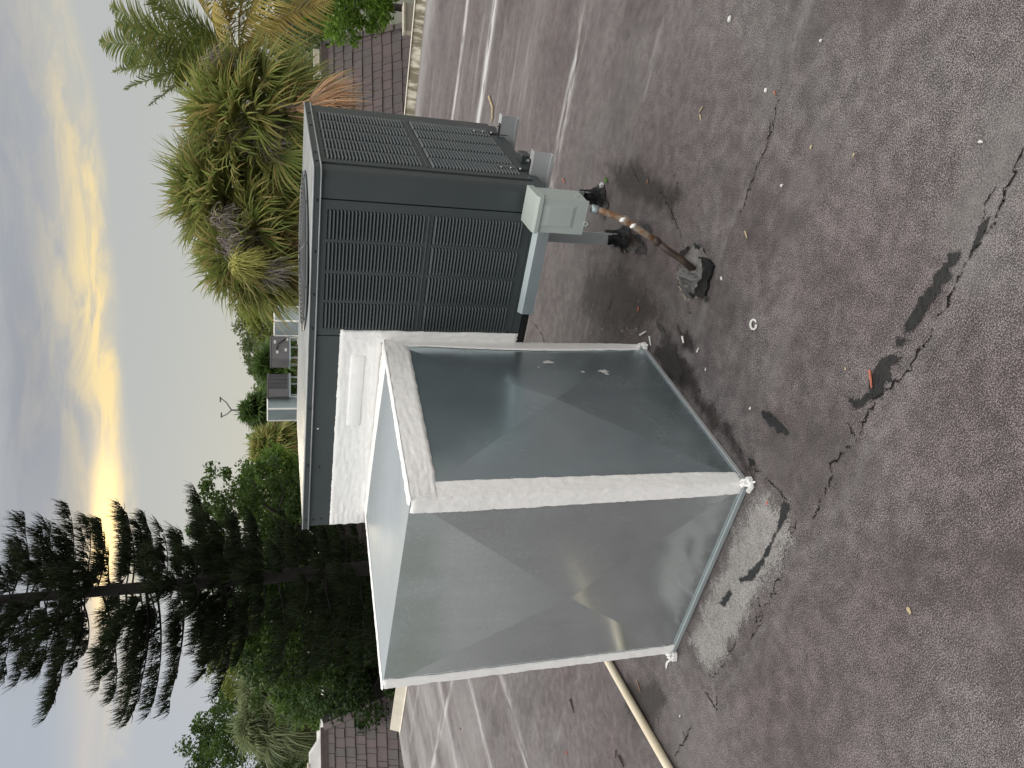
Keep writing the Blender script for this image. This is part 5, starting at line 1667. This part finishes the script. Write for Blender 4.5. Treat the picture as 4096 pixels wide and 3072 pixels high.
blob('sealant_crumb', (3067, 363), 0.012, 0.006, 'white_crumb', 'pale chip beside a tiny red scrap', 'chip', 10, 1.2, 0.1)
blob('sealant_crumb', (3287, 163), 0.008, 0.006, 'white_crumb', 'small round white chip at upper right', 'chip', 11)
blob('sealant_crumb', (3928, 567), 0.010, 0.006, 'white_crumb', 'white crumb beside the cracked tar seam at right', 'chip', 12)
blob('sealant_crumb', (3131, 741), 0.009, 0.006, 'white_crumb', 'knobbly white crumb between the long seam and the tar seam', 'chip', 13)
blob('sealant_lump', (2415, 745), 0.022, 0.020, 'white_crumb', 'white lump of sealant on tar beneath the disconnect box', 'lump', 14, 1.3, 0.3)
blob('green_leaf', (2430, 722), 0.017, 0.014, 'green_leaf', 'green leaf tucked against the white sealant lump', 'leaf', 15, 1.4, 0.9)
stick('orange_twig', [(3484, 1480), (3490, 1520), (3493, 1552)], 0.0035, 'orange_twig', 'bright orange red twig by the crack', 'twig')
stick('orange_twig', [(2256, 715), (2262, 733)], 0.0045, 'orange_twig', 'small salmon scrap behind the disconnect box', 'scrap')
stick('orange_twig', [(3102, 366), (3106, 380)], 0.003, 'orange_twig', 'tiny red scrap beside the pale chip', 'scrap')
blob('brown_leaf', (2555, 1238), 0.011, 0.004, 'orange_twig', 'rust coloured leaf bit between pitch pocket and duct', 'leaf', 17, 1.8, 0.2)
blob('brown_leaf', (2592, 725), 0.010, 0.004, 'brown_leaf', 'brown leaf bit beyond the rusty conduit', 'leaf', 18, 1.5, 0.3)
blob('brown_leaf', (3072, 2010), 0.010, 0.003, 'orange_twig', 'red brown smear on the pale patch before the duct', 'smear', 19, 1.5, 0.2)
blob('brown_leaf', (2267, 3010), 0.012, 0.005, 'orange_twig', 'orange leaf bit on the roof at lower left', 'leaf', 20, 1.5, 1.2)
blob('brown_leaf', (1843, 2915), 0.014, 0.006, 'brown_leaf', 'small tan leaf on the pale far left roof', 'leaf', 21, 1.4, 1.0)
stick('tan_twig', [(2803, 445), (2815, 425)], 0.003, 'tan_leaf', 'yellow straw twig on the right part of the roof', 'twig')
stick('tan_twig', [(2805, 460), (2808, 482)], 0.0035, 'tan_leaf', 'short straw scrap below the yellow straw twig', 'twig')
stick('tan_twig', [(2985, 925), (2993, 952)], 0.003, 'tan_leaf', 'pale straw twig beyond the pitch pocket', 'twig')
blob('tan_leaf', (3247, 588), 0.008, 0.003, 'tan_leaf', 'tan flake in the middle right of the roof', 'leaf', 22, 1.3, 0.4)
blob('tan_leaf', (3418, 620), 0.008, 0.003, 'tan_leaf', 'tan flake further right than its twin', 'leaf', 23, 1.3, 0.1)
blob('tan_leaf', (3638, 2440), 0.014, 0.003, 'tan_leaf', 'tan stain like leaf at the lower right', 'leaf', 24, 1.4, 1.1)
blob('tan_leaf', (3385, 1475), 0.007, 0.003, 'tan_leaf', 'yellowish leaf flake nearest the orange red twig', 'leaf', 25, 1.2, 0.6)
stick('dark_twig', [(2285, 2795), (2300, 2850)], 0.005, 'dark_twig', 'dark twig behind the drain pipe near the duct', 'twig')
stick('dark_twig', [(2480, 3020), (2500, 3066)], 0.006, 'dark_twig', 'thick dark twig at the lower left edge', 'twig')
stick('dark_twig', [(2468, 3000), (2466, 3030)], 0.004, 'dark_twig', 'thin dark twig beside the thick one', 'twig')
stick('dark_twig', [(2552, 2722), (2566, 2766)], 0.0035, 'brown_leaf', 'slim pinkish twig between the drain pipe and white smear', 'twig')
stick('dry_twig', [(1960, 385), (1975, 430), (1974, 470), (1968, 488)], 0.008, 'tan_leaf', 'bent dry grey twig on the roof behind the beams', 'twig')
